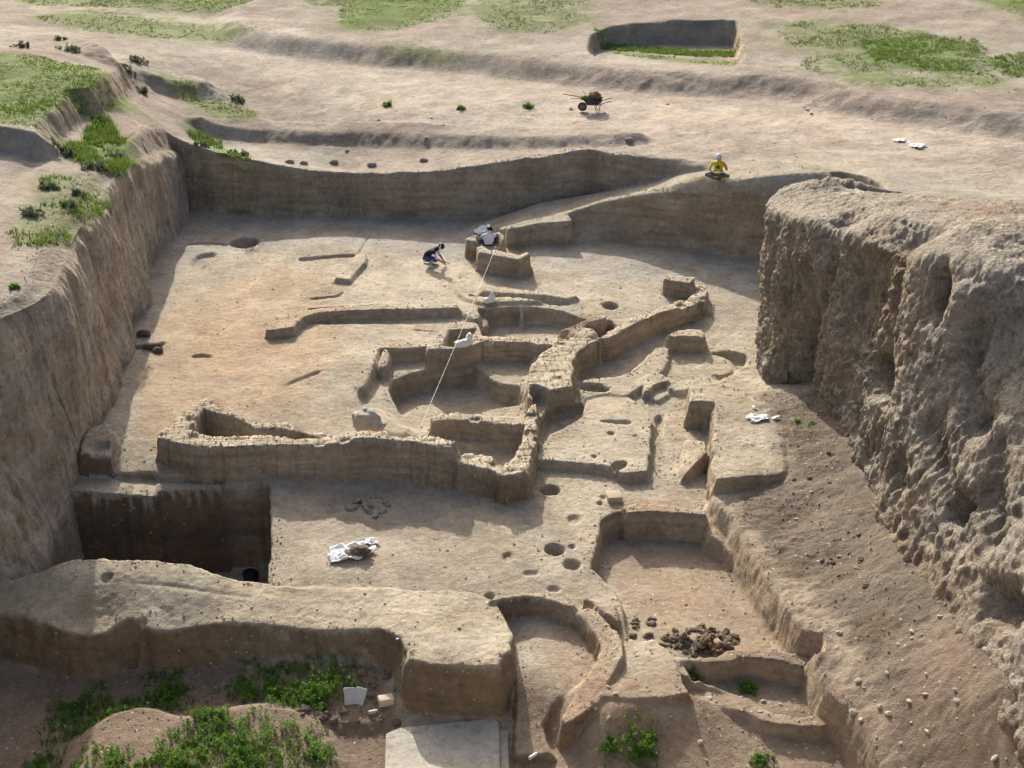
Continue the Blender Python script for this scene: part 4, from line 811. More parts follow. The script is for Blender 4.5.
for (u_, v_, r_, lb) in [(290,163,.16,'grey boulder on the rim of the trench, left of two others'),(304,164,.15,'grey boulder on the rim of the trench, between two others'),(334,163,.17,'grey boulder on the rim of the trench, rightmost of three'),(372,166,.18,'dark rounded boulder on the rim of the trench near the middle'),(629,141,.16,'small pale boulder lying alone on the plain above the ramp'),(424,161,.15,'dark flat boulder on the rim of the trench behind the digger')]:
    p = ground_at(u_, v_); V, Fq = lumpy('boulder', M_GREY, (r_, r_ * .8, r_ * .6), u_, 3, .3, 1.5, .6); tag(mesh_obj('boulder', V + p + [0, 0, r_ * .25], Fq, M_GREY, loc=p), lb, 'boulder')
for (u_, v_, s_, lb) in [(144,336,(.22,.12,.14),'dark mud lump in the shadow of the left wall'),(152,348,(.3,.14,.12),'slanting mud lump at the edge of the left wall shadow'),(158,352,(.16,.12,.1),'small dark mud lump at the edge of the left wall shadow')]:
    p = ground_at(u_, v_); V, Fq = lumpy('mud_lump', M_CLOD, s_, u_ + v_, 3, .3, 1.5, .5); tag(mesh_obj('mud_lump', V + p + [0, 0, s_[2] * .4], Fq, M_CLOD, loc=p), lb, 'mud lump')
p = at(367, 427, .1); M_LUMP = earth_mat('pale_plaster_lump', (.50, .46, .39), (.42, .36, .28), .3, 1.3)
V, Fq = lumpy('mud_lump', M_LUMP, (.40, .30, .34), 4, 4, .35, 1.6, .6, .06); V[:, 0] += .30 * np.maximum(0, -V[:, 2]); V[:, 2] += .25 * V[:, 0] * (V[:, 2] > 0) * -1; tag(mesh_obj('plaster_lump', V + p + [.02, .05, .12], Fq, M_LUMP, loc=p), 'rough grey-white lump of plaster standing behind the long mudbrick wall', 'plaster lump')
p = at(440, 560, -.0)
# ---- crumbs of earth fallen from every edge: far too many to count
cr = [] ; sub_ = (slice(np.searchsorted(ys, 22), np.searchsorted(ys, 51)), slice(np.searchsorted(xs, -13), np.searchsorted(xs, 10)))
st_ = (NRM[sub_][..., 2] < .6); nb_ = np.zeros(st_.shape, float)
for a_ in (-7, -4, -2, 2, 4, 7):
    for b_ in (-6, -3, 0, 3, 6): nb_ += np.roll(np.roll(st_, a_, 0), b_, 1)
ok = (NRM[sub_][..., 2] > .85); pr = ok * (nb_ + .35 + 5.0 * ((SOIL[sub_][..., 0] < .27) & ok)) * (np.gradient(ys)[sub_[0]][:, None] * np.gradient(xs)[sub_[1]][None, :])
pr = (pr / pr.sum()).ravel(); pk = rng.choice(len(pr), 15000, p=pr); cx, cy = GX[sub_].ravel()[pk] + rng.uniform(-.03, .03, len(pk)), GY[sub_].ravel()[pk] + rng.uniform(-.03, .03, len(pk)); cz = H[sub_].ravel()[pk]
rr = .010 + .034 * rng.random(len(pk)) ** 3; O8 = np.array([(1,0,0),(0,1,0),(-1,0,0),(0,-1,0),(0,0,1),(0,0,-1)], float); F8 = np.array([(0,1,4),(1,2,4),(2,3,4),(3,0,4),(1,0,5),(2,1,5),(3,2,5),(0,3,5)])
V = (O8[None] * rng.uniform(.6, 1.3, (len(pk), 6, 1)) * np.array([1, 1, .7])) * rr[:, None, None] ; an = rng.uniform(0, 6.28, len(pk)); V = np.stack([V[..., 0] * np.cos(an)[:, None] - V[..., 1] * np.sin(an)[:, None], V[..., 0] * np.sin(an)[:, None] + V[..., 1] * np.cos(an)[:, None], V[..., 2]], -1) + np.stack([cx, cy, cz + .004], -1)[:, None]
tag(mesh_obj('earth_crumbs', V.reshape(-1, 3), (F8[None] + 6 * np.arange(len(pk))[:, None, None]).reshape(-1, 3), plain_mat('crumbled_earth', (.36, .29, .205), .95, .35, .8), smooth=False), kind='stuff')
# ---- concrete pad
M_CON = earth_mat('dusty_concrete', (.46, .42, .35), (.40, .36, .30), .5, .5)
P = px([(386,733),(400,727),(494,718),(499,722),(501,800),(384,800)], -1.9); bm = bmesh.new()
vt = [bm.verts.new(q) for q in P]; f = bm.faces.new(vt); r_ = bmesh.ops.extrude_face_region(bm, geom=[f]); bmesh.ops.translate(bm, vec=(0, 0, -.4), verts=[e for e in r_['geom'] if isinstance(e, bmesh.types.BMVert)])
bmesh.ops.recalc_face_normals(bm, faces=bm.faces); bmesh.ops.bevel(bm, geom=list(bm.edges), offset=.02, segments=2, affect='EDGES'); c = Vector(P.mean(0)); bmesh.ops.translate(bm, vec=-c, verts=bm.verts)
tag(bm_obj('concrete_slab', bm, M_CON, smooth=False, loc=c), 'dusty pale concrete slab below the rounded foreground block', 'concrete slab')
P = px([(499,724),(507,721),(510,800),(502,800)], -2.0); bm = bmesh.new(); vt = [bm.verts.new(q) for q in P]; f = bm.faces.new(vt); r_ = bmesh.ops.extrude_face_region(bm, geom=[f]); bmesh.ops.translate(bm, vec=(0, 0, -.4), verts=[e for e in r_['geom'] if isinstance(e, bmesh.types.BMVert)])
bmesh.ops.recalc_face_normals(bm, faces=bm.faces); c = Vector(P.mean(0)); bmesh.ops.translate(bm, vec=-c, verts=bm.verts)
tag(bm_obj('concrete_kerb', bm, M_CON, smooth=False, loc=c), 'narrow concrete kerb along the right side of the pale slab', 'kerb')
# ---- loose bricks
M_BRICK = plain_mat('dried_mud_brick', (.40, .32, .22), .95, .15, 14, bump=.01); M_BRICKP = plain_mat('pale_fired_brick', (.62, .52, .40), .9, .15, 14, bump=.01)
p = at(614, 499, -.6); tag(bm_obj('mud_brick', box_bm(.36, .36, .16, .03), M_BRICK, loc=(p[0], p[1], hz(p[0], p[1]) + .05), rot=(0.03, 0, .12)), 'square mud brick lying alone on the floor in front of the earth platform', 'brick')
p = ground_at(386, 703); tag(bm_obj('loose_brick', box_bm(.32, .2, .18, .025), M_BRICKP, loc=p + [0, 0, .07], rot=(.1, .05, .35)), 'pale loose brick at the foot of the foreground bank', 'brick')
M_SLATE = plain_mat('pale_slate', (.52, .52, .50), .7, .12, 8)
for q, (u_, v_, rz_, tl, lb) in enumerate([(350,700,.3,.7,'pale grey stone slab leaning among the weeds, left of a pair'),(360,700,-.2,.8,'pale grey stone slab leaning among the weeds, right of a pair'),(373,713,.5,.15,'small flat white stone in front of the loose brick')]):
    p = ground_at(u_, v_); tag(bm_obj('stone_slab', box_bm(.24 if q < 2 else .2, .06, .36 if q < 2 else .08, .015), M_SLATE, loc=p + [0, 0, .1 if q < 2 else .03], rot=(-tl if q < 2 else 0, .15, rz_)), lb, 'stone slab')
# ---- white bags and cloths
M_CLOTH = plain_mat('white_woven_plastic', (.80, .79, .76), .7, .06, 5)
def bag(u, v, size, rz, label, seed, neck, lift=.0):
    p = ground_at(u, v); root = empty('white_bag', p + np.array([0, 0, .0]), rz); tag(root, label, 'bag')
    V, Fq = lumpy('sack', M_CLOTH, size, seed, 4, .35, 1.8, .7, .18); mesh_obj('sack', V + [0, 0, size[2] * .65 + lift], Fq, M_CLOTH, root)
    V, Fq = lumpy('knotted_neck', M_CLOTH, neck[1], seed + 5, 3, .35, 2.2, 0, .2); mesh_obj('knotted_neck', V + np.array(neck[0]), Fq, M_CLOTH, root)
bag(463, 346, (.26, .13, .12), .45, 'white plastic bag lying on the front edge of the mud bin', 2, ((.22, .04, .22), (.10, .09, .12)))
bag(489, 302, (.20, .10, .09), .1, 'white plastic bag on the step beyond the oven room, near the string', 8, ((.10, .0, .19), (.08, .07, .13)))
def cloth(name, u, v, rx, ry, rz, label, seed, fold=.05, mat=M_CLOTH, z=.03):
    p = ground_at(u, v); n, m = 40, 14; ring = []
    V = [(0, 0, 0)]; Fq = []
    for i in range(1, m + 1):
        for j in range(n):
            a = 2 * math.pi * j / n; r = i / m; k_ = 1 + .32 * float(vnoise(np.array([math.cos(a) * 1.7 + seed]), np.array([math.sin(a) * 1.7]))[0]) + .12 * math.sin(5 * a + seed)
            V.append((rx * r * k_ * math.cos(a), ry * r * k_ * math.sin(a), 0))
    V = np.array(V); f_ = fold * (np.abs(fbm(V[:, 0] * 5 + seed, V[:, 1] * 7, o=3)) * 2.2)
    c_, s_ = math.cos(rz), math.sin(rz); V[:, :2] = np.c_[V[:, 0] * c_ - V[:, 1] * s_, V[:, 0] * s_ + V[:, 1] * c_]
    V[:, 2] = np.array([hz(p[0] + a_, p[1] + b_) for a_, b_ in V[:, :2]]) - p[2] + z + f_
    for j in range(n): Fq.append([0, 1 + j, 1 + (j + 1) % n])
    for i in range(m - 1):
        for j in range(n): a = 1 + i * n + j; b = 1 + i * n + (j + 1) % n; Fq.append([a, a + n, b + n, b])
    o = mesh_obj(name, V, Fq, mat); o.location = p; sm = o.modifiers.new('thickness', 'SOLIDIFY'); sm.thickness = .012; tag(o, label, 'cloth'); return o
cloth('white_cloth', 352, 554, .48, .33, .35, 'crumpled white cloth with a heap of soil on it, lying on the courtyard', 3, .09)
cloth('white_cloth', 366, 544, .24, .16, .2, 'smaller crumpled white cloth touching the far side of the soil-covered cloth', 9, .07)
cloth('white_sheet', 757, 419, .32, .22, .1, 'white plastic sheet lying on the earth slope behind the niche buttress', 5, .05)
cloth('white_scrap', 776, 419, .10, .08, .1, 'small white scrap just right of the plastic sheet', 12, .03)
cloth('white_scrap', 754, 409, .06, .09, .4, 'tiny white scrap just beyond the plastic sheet', 15, .03)
cloth('white_sheet', 917, 146, .28, .28, 0, 'white plastic sheet blown on to the open plain at the right', 21, .05)
cloth('white_sheet', 899, 141, .2, .18, 0, 'smaller white plastic sheet left of another on the open plain', 25, .04)
pc = ground_at(359, 556); V, Fq = lumpy('soil_heap', M_CLOD, (.24, .17, .12), 3, 4, .4, 2.5, .5, .25); tag(mesh_obj('soil_heap', V + pc + [0, .02, .11], Fq, M_CLOD, loc=pc), 'dark brown heap of soil on the white cloth', 'soil heap')
# ---- plastic bottle, bucket
M_PLAS = plain_mat('clear_bottle_plastic', (.72, .75, .76), .15, .05, 5, spec=.6); M_BLUE = plain_mat('blue_cap', (.1, .2, .5), .4); M_BLK = plain_mat('black_rubber', (.02, .02, .022), .6)
p = ground_at(534, 757); root = empty('plastic_bottle', p + np.array([0, 0, .045]), .75); tag(root, 'clear plastic bottle lying on the dark earth right of the concrete slab', 'bottle')
bm_obj('bottle_body', tube_bm([(-.14,0,0),(-.13,0,0),(-.04,0,0),(-.03,0,0),(.04,0,0),(.08,0,0),(.115,0,0),(.125,0,0)], [.028,.037,.038,.034,.038,.032,.016,.014], 14), M_PLAS, root); bm_obj('bottle_cap', tube_bm([(.127,0,0),(.15,0,0)], .017, 12), M_BLUE, root)
p = at(250, 566, -2.45); root = empty('bucket', (p[0], p[1], hz(p[0], p[1]))); tag(root, 'black rubber bucket in the dark bottom corner of the deep pit', 'bucket')
bm = tube_bm([(0,0,0),(0,0,.02),(0,0,.34),(0,0,.35),(0,0,.33),(0,0,.05)], [.15,.16,.21,.215,.20,.15], 20); bm_obj('bucket_body', bm, M_BLK, root)
bm_obj('handle', tube_bm([(.205*math.cos(a),.02,.33+.16*math.sin(a)) for a in np.linspace(0,math.pi,12)], .012, 6), plain_mat('wire', (.4,.4,.4), .4, metal=.6), root)
# ---- measuring string
M_STR = plain_mat('white_cord', (.75, .70, .60), .8)
s0 = at(495, 249, .76); s1 = at(416, 437, .50); mid = [(1 - t) * s0 + t * s1 - np.array([0, 0, .06 * math.sin(math.pi * t)]) for t in np.linspace(0, 1, 24)]
tag(mesh_obj('string', *(lambda b: ([v.co[:] for v in b.verts], [[v.index for v in f.verts] for f in b.faces]))((lambda b: (b.verts.index_update(), b)[1])(tube_bm(mid, .0052, 6))), M_STR, loc=np.array(mid[0])), 'taut white string running from the standing slab across the basin to the long wall', 'string')
# ---- wheelbarrow and tools
M_TRAY = plain_mat('dull_blue_sheet_metal', (.10, .12, .17), .6, .2, 8, metal=.2); M_RUST = plain_mat('dusty_steel_tube', (.26, .20, .15), .7, .2, 10, metal=.3); M_TYRE = plain_mat('dusty_tyre', (.10, .075, .055), .9, .2, 12)
M_WOOD = plain_mat('worn_wood', (.22, .15, .09), .8, .2, 14); M_SACK = plain_mat('brown_sack', (.19, .12, .075), .95, .25, 10, bump=.02); M_GRN = plain_mat('green_rag', (.16, .27, .05), .8, .2, 9); M_YW = plain_mat('yellowish_cane', (.45, .43, .16), .8, .15)
pw = ground_at(592, 111.5); root = empty('wheelbarrow', pw, -.12); root.scale = (.9, .9, .9); tag(root, 'old blue-grey wheelbarrow loaded with sack and tools on the open plain', 'wheelbarrow')
R_ = .20; pw = pw - np.array([0, 0, .03])
wl = bm_obj('wheel', tube_bm([(0, -.03, 0), (0, .03, 0)], .11, 18), M_RUST, root, loc=(-.42, 0, R_))
bm = bmesh.new(); n1_, n2_ = 28, 10; rg = [[bm.verts.new(((R_ - .05 + .05 * math.cos(b)) * math.cos(a), .045 * math.sin(b), (R_ - .05 + .05 * math.cos(b)) * math.sin(a))) for b in np.linspace(0, 2 * math.pi, n2_, endpoint=False)] for a in np.linspace(0, 2 * math.pi, n1_, endpoint=False)]
for i in range(n1_):
    for j in range(n2_): bm.faces.new((rg[i][j], rg[(i + 1) % n1_][j], rg[(i + 1) % n1_][(j + 1) % n2_], rg[i][(j + 1) % n2_]))
bm_obj('tyre', bm, M_TYRE, wl)
bm = bmesh.new()
for k in range(5): tube_bm([(.09 * math.cos(k * 1.2566), 0, .09 * math.sin(k * 1.2566)), (.16 * math.cos(k * 1.2566), 0, .16 * math.sin(k * 1.2566))], .012, 6, bm)
bm_obj('spokes', bm, M_RUST, wl)
bm = bmesh.new(); lo_ = [(-.22, -.2, .36), (.28, -.24, .36), (.28, .24, .36), (-.22, .2, .36)]; hi_ = [(-.40, -.30, .60), (.45, -.34, .56), (.45, .34, .56), (-.40, .30, .60)]
a_ = [bm.verts.new(q) for q in lo_]; b_ = [bm.verts.new(q) for q in hi_]; bm.faces.new(a_)
for k in range(4): bm.faces.new((a_[k], b_[k], b_[(k + 1) % 4], a_[(k + 1) % 4]))
bmesh.ops.solidify(bm, geom=list(bm.faces), thickness=.015); bm_obj('tray', bm, M_TRAY, root, smooth=False)
for s_ in (-1, 1):
    bm_obj('handle', tube_bm([(-.42, .07 * s_, R_), (-.25, .17 * s_, .33), (.3, .26 * s_, .36), (.62, .29 * s_, .50), (.86, .30 * s_, .54)], .02, 8), M_RUST, root)
    bm_obj('leg', tube_bm([(.12, .22 * s_, .345), (.22, .24 * s_, 0.0), (.30, .24 * s_, 0.0), (.36, .25 * s_, .37)], .016, 8), M_RUST, root)
R3 = Matrix.Rotation(-.12, 3, 'Z')
def inb(x, y, z): return np.array(pw) + np.array(R3 @ Vector((x, y, z)) * .9)
V, Fq = lumpy('sack', M_SACK, (.24, .18, .15), 6, 4, .5, 1.8, .6, .2); tag(mesh_obj('brown_sack', V + inb(.10, .03, .68), Fq, M_SACK, loc=inb(.12, .03, .6)), 'brown sack heaped in the wheelbarrow', 'sack')
V, Fq = lumpy('rag', M_GRN, (.14, .16, .10), 9, 3, .4, 2.2, .7, .2); tag(mesh_obj('green_rag', V + inb(-.36, .0, .63), Fq, M_GRN, loc=inb(-.36, 0, .6)), 'bright green rag over the front of the wheelbarrow', 'rag')
def tool(a, b, name, label, mh, blade=True):
    a, b = Vector(inb(*a)), Vector(inb(*b)); root = empty(name, a); tag(root, label, 'shovel' if blade else 'stick'); d_ = b - a
    if not blade: 
        bm_obj('stick', tube_bm([(0, 0, 0), d_ * .5 + Vector((0, 0, .01)), d_], [.014, .013, .01], 8), mh, root); return
    bm_obj('shaft', tube_bm([(0, 0, 0), d_ * .5, d_], .018, 8), mh, root)
    q = d_.to_track_quat('X', 'Z').to_matrix().to_4x4(); bm = bmesh.new(); vv_ = []
    for i in range(6):
        for j in range(5):
            u = i / 5; t = j / 4 - .5; wd = .22 * (1 - .6 * max(0, u - .45) ** 1.5 * 2); vv_.append(bm.verts.new(q @ Vector((-.05 - .28 * u, t * wd, -.05 * (1 - (2 * t) ** 2) + .02 * u))))
    for i in range(5):
        for j in range(4): bm.faces.new((vv_[i * 5 + j], vv_[i * 5 + j + 1], vv_[i * 5 + j + 6], vv_[i * 5 + j + 5]))
    bmesh.ops.solidify(bm, geom=list(bm.faces), thickness=.006); bm_obj('blade', bm, M_RUST, root)
tool((.05, -.12, .60), (-1.25, -.2, .82), 'shovel', 'shovel with long brown shaft sticking out past the barrow wheel', M_WOOD)
tool((-.1, .12, .60), (-.92, .22, .52), 'shovel', 'shovel with short yellowish shaft sticking out past the barrow wheel', M_YW)
tool((-.2, .1, .62), (-.62, .5, 1.02), 'stick', 'thin pale stick standing out of the wheelbarrow', plain_mat('pale_cane', (.68, .62, .5), .8), False)
# ================================================================== plants
M_LEAF = {}
def leaf_mat(name, c0, c1, tr=.25):
    m = bpy.data.materials.new(name); nt, N, L, B = nodes(m); g = N.new('ShaderNodeNewGeometry'); n = noise(nt, g.outputs['Position'], 2.3, 3); n2 = noise(nt, g.outputs['Position'], 17, 2)
    c = mixc(nt, ramp(nt, math_(nt, 'ADD', math_(nt, 'MULTIPLY', n, .6), math_(nt, 'MULTIPLY', n2, .4)), [(.35, 0), (.62, 1)]), c0, c1); L.new(c, B.inputs['Base Color']); B.inputs['Roughness'].default_value = .6; B.inputs['Specular IOR Level'].default_value = .25
    t = N.new('ShaderNodeBsdfTranslucent'); L.new(c, t.inputs[0]); mx = N.new('ShaderNodeMixShader'); mx.inputs[0].default_value = tr; L.new(B.outputs[0], mx.inputs[1]); L.new(t.outputs[0], mx.inputs[2]); L.new(mx.outputs[0], nt.nodes['Material Output'].inputs[0]); return m
M_GRASS = leaf_mat('grass_blades', (.11, .18, .028), (.22, .29, .06)); M_WEED = leaf_mat('fresh_weed_leaves', (.06, .16, .018), (.19, .33, .045), .35); M_SHRUB = leaf_mat('dull_shrub_leaves', (.075, .11, .045), (.17, .20, .10))
def hu(x, y):
    j = np.clip(np.searchsorted(xs, x) - 1, 0, NX - 2); i = np.clip(np.searchsorted(ys, y) - 1, 0, NY - 2); return max(HU[i, j], H[i, j]) if y > 32 else H[i, j]
def blades(P, n_per, h, wd):
    """triangular grass blades at points P (N,2)"""
    N_ = len(P); z = np.array([hu(a, b) for a, b in P])
    k = N_ * n_per; bx = np.repeat(P[:, 0], n_per) + rng.normal(0, .05, k); by = np.repeat(P[:, 1], n_per) + rng.normal(0, .05, k); bz = np.repeat(z, n_per) - .02
    hh = np.repeat(h if hasattr(h, '__len__') else np.full(N_, h), n_per) * rng.uniform(.5, 1.35, k); an = rng.uniform(0, 2 * math.pi, k); ln = rng.uniform(.15, .8, k) * hh; la = rng.uniform(0, 2 * math.pi, k); w_ = wd * rng.uniform(.6, 1.4, k)
    A = np.stack([bx - np.cos(an) * w_, by - np.sin(an) * w_, bz], 1); Bb = np.stack([bx + np.cos(an) * w_, by + np.sin(an) * w_, bz], 1); C = np.stack([bx + np.cos(la) * ln, by + np.sin(la) * ln, bz + hh], 1)
    V = np.stack([A, Bb, C], 1).reshape(-1, 3); Fq = np.arange(3 * k).reshape(-1, 3); return V, Fq
PV, PH = [], []
for P, dens, hgt in GREENS:
    if dens <= 0: continue
    area = .5 * abs(np.sum(P[:, 0] * np.roll(P[:, 1], -1) - P[:, 1] * np.roll(P[:, 0], -1))); n = int(min(area * dens * 34, 16000)); q = np.c_[rng.uniform(P[:, 0].min(), P[:, 0].max(), n * 2), rng.uniform(P[:, 1].min(), P[:, 1].max(), n * 2)]
    sd_ = sdf(q[:, 0], q[:, 1], P); nn = fbm(q[:, 0] * .7, q[:, 1] * .7, o=3); keep = (sd_ + .5 * nn > .05) & (nn > -.28) & (np.abs(q[:, 0]) < 60); q = q[keep]; PV.append(q); PH.append(np.full(len(q), hgt * .8) * (1 + .6 * nn[keep]))
PV = np.vstack(PV); PH = np.concatenate(PH); print('tufts', len(PV))
V, Fq = blades(PV, 5, PH, .022); tag(mesh_obj('grass', V, Fq, M_GRASS, smooth=False), kind='stuff')
def leafy(name, loc, R_, H_, nst, nl, mat, ls=.035):
    """a low leafy plant: bent stems set with small leaves; one mesh for stems, one for leaves"""
    V, Fq = [], []; bm = bmesh.new()
    for s_ in range(nst):
        a = random.uniform(0, 6.283); r0 = R_ * math.sqrt(random.random()) * (.75 + .45 * math.sin(2 * a + loc[0] * 9) * math.sin(3 * a + loc[1] * 7)); x0, y0 = r0 * 1.15 * math.cos(a), r0 * math.sin(a); zz = (hu if loc[1] > 36 and loc[0] < -8 else hz)(loc[0] + x0, loc[1] + y0) - loc[2]
        if abs(zz) > .22 and loc[1] < 32: continue
        h = H_ * random.choice((.35, .5, .6, .8, 1.15)) * random.uniform(.7, 1.1) * (1 - .5 * min(1, r0 / R_) ** 2); b = random.uniform(0, 6.283); l = h * random.uniform(.1, .55); p0 = Vector((x0, y0, zz - .02)); p2 = Vector((x0 + l * math.cos(b), y0 + l * math.sin(b), zz + h)); p1 = (p0 + p2) / 2 + Vector((0, 0, h * .12))
        tube_bm([p0, p1, p2], [.006, .005, .003], 4, bm, False)
        for q in range(nl):
            t = random.uniform(.2, 1.0); c = p0.lerp(p1, t * 2) if t < .5 else p1.lerp(p2, t * 2 - 1); d = Vector((random.gauss(0, 1), random.gauss(0, 1), random.gauss(.35, .6))).normalized(); L_ = ls * random.uniform(.7, 1.6); sd_ = d.orthogonal().normalized(); sd_.rotate(Matrix.Rotation(random.uniform(0, 6.28), 3, d)); c = c + d * .012; k = len(V)
            V += [c, c + d * L_ * .5 + sd_ * L_ * .32, c + d * L_, c + d * L_ * .5 - sd_ * L_ * .32]; Fq.append([k, k + 1, k + 2, k + 3])
    bm.verts.index_update(); k = len(V); V += [v.co.copy() for v in bm.verts]; Fq += [[v.index + k for v in f.verts] for f in bm.faces]; bm.free()
    o = mesh_obj(name, V, Fq, mat, smooth=False); o.location = loc; return o
for q, (u_, v_, R_, H_, ns, lb) in enumerate([
 (212,722,.50,.40,60,'bright leafy weed clump standing upright in the sun on the foreground mound'),(255,752,.95,.42,150,'widest bright leafy weed clump at the bottom edge of the photo'),(180,758,.65,.35,80,'bright weed clump on the mound just left of the widest clump'),(110,764,.60,.25,60,'low bright weed clump at the bottom left corner of the mound'),(318,756,.30,.32,30,'small bright weed clump at the right end of the widest clump'),(45,766,.45,.22,40,'low weed clump at the very bottom left beside the mound'),
 (312,690,.85,.45,120,'large flowering weed clump in the shade of the bank, left of the stone slabs'),(255,690,.6,.30,60,'dark weed clump in the shade of the bank beside the flowering clump'),(165,700,.40,.42,30,'tall thin weed clump at the shade edge left of the upright bright clump'),(85,716,.95,.26,110,'broad dark weed clump in deep shade at the lower left'),(170,690,.5,.22,40,'low dark weed clump right under the foreground bank'),
 (641,750,.32,.35,45,'green weed clump on the low ground at the bottom right of centre'),(610,748,.16,.2,14,'tiny weed clump left of another on the low ground at the bottom'),(694,681,.17,.30,30,'dark green weed clump at the left end of the trough behind the ragged stub'),(748,689,.17,.22,26,'green weed clump in the middle of the trough behind the ragged stub'),(760,762,.22,.2,18,'sparse weed clump on the stony low ground at the bottom right'),
 (797,421,.10,.06,8,'tiny green sprout on the earth slope right of the plastic sheet'),(811,424,.09,.05,6,'tiny green sprout furthest right on the earth slope')]):
    tag(leafy('weed_clump', ground_at(u_, v_), R_ * 1.2, H_ * .75, int(ns * 2.3), 24, M_WEED, .030 if R_ > .2 else .03), lb, 'weed')
for (u_, v_, R_, H_, ns, lb, m_) in [
 (389,106,.28,.28,20,'green tuft on the plain at left, nearest the middle of the track',M_WEED),(461,109,.20,.2,14,'smallest green tuft on the plain, between two others',M_WEED),(528,108,.30,.28,22,'bright green tuft on the plain left of the wheelbarrow',M_WEED),
 (144,94,.30,.32,24,'bluish shrub alone on the bare slope of the left mound',M_SHRUB),(100,122,.35,.34,26,'shrub at the far tip of the bright grass patch on the left mound',M_SHRUB),(68,155,.42,.36,30,'shrub at the left corner of the bright grass patch',M_SHRUB),(98,172,.5,.30,36,'grey-green shrub at the near end of the bright grass patch',M_SHRUB),(122,203,.30,.28,22,'grey-green shrub on the brink of the left trench wall',M_SHRUB),(78,195,.30,.26,20,'dull shrub between the bright patch and the brink shrub',M_SHRUB),(48,188,.35,.26,22,'dull shrub on the left mound below the path',M_SHRUB),(32,215,.4,.26,24,'dull shrub near the left edge of the photo above the path edge',M_SHRUB),(74,220,.35,.25,22,'dull shrub low on the left mound above the trench brink',M_SHRUB),
 (72,52,.5,.38,34,'dark shrub on the back edge of the green terrace',M_SHRUB),(22,47,.5,.3,26,'dark shrub at the far left behind the green terrace',M_SHRUB),(138,62,.45,.36,30,'dark shrub at the right tip of the green terrace',M_SHRUB),(126,70,.35,.3,22,'shrub just below the right tip of the green terrace',M_SHRUB),(238,101,.45,.32,28,'brown-green shrub in the small green hollow on the plain',M_SHRUB),(203,146,.35,.28,24,'shrub on the left trench corner grass strip',M_SHRUB),(240,155,.45,.26,28,'shrub at the right end of the trench corner grass strip',M_SHRUB),
 (14,288,.16,.12,14,'small green sprout on the bare top of the left wall',M_WEED),(60,40,.3,.25,16,'small shrub left of the dark one behind the terrace',M_SHRUB)]:
    tag(leafy('shrub' if m_ is M_SHRUB else 'grass_tuft', ground_at(u_, v_), R_ * .85, H_ * .7, ns, 22, m_, .055), lb, 'shrub' if m_ is M_SHRUB else 'tuft')

# ================================================================== people
SKIN = plain_mat('skin', (.36, .21, .14), .6, .08, 12); HAIR = plain_mat('black_hair', (.015, .013, .012), .5, .2, 30); YEL = plain_mat('yellow_shirt', (.75, .58, .02), .8, .08, 10); OLV = plain_mat('olive_trousers', (.13, .14, .09), .85, .15, 10)
WHT = plain_mat('white_shirt', (.78, .77, .75), .8, .06, 8); VEST = plain_mat('black_vest', (.018, .018, .03), .8, .1); JEAN = plain_mat('dark_blue_jeans', (.055, .07, .13), .85, .15, 12); LIL = plain_mat('pale_lilac_shirt', (.66, .62, .74), .8, .06); SHOE = plain_mat('dusty_dark_shoe', (.10, .07, .05), .7); GRYC = plain_mat('pale_grey_cap', (.62, .63, .68), .8, .06); DRK = plain_mat('dark_shirt', (.05, .035, .04), .8); PRINT = plain_mat('dark_print', (.05, .09, .03), .8); GREYT = plain_mat('grey_trousers', (.33, .35, .36), .85, .1)
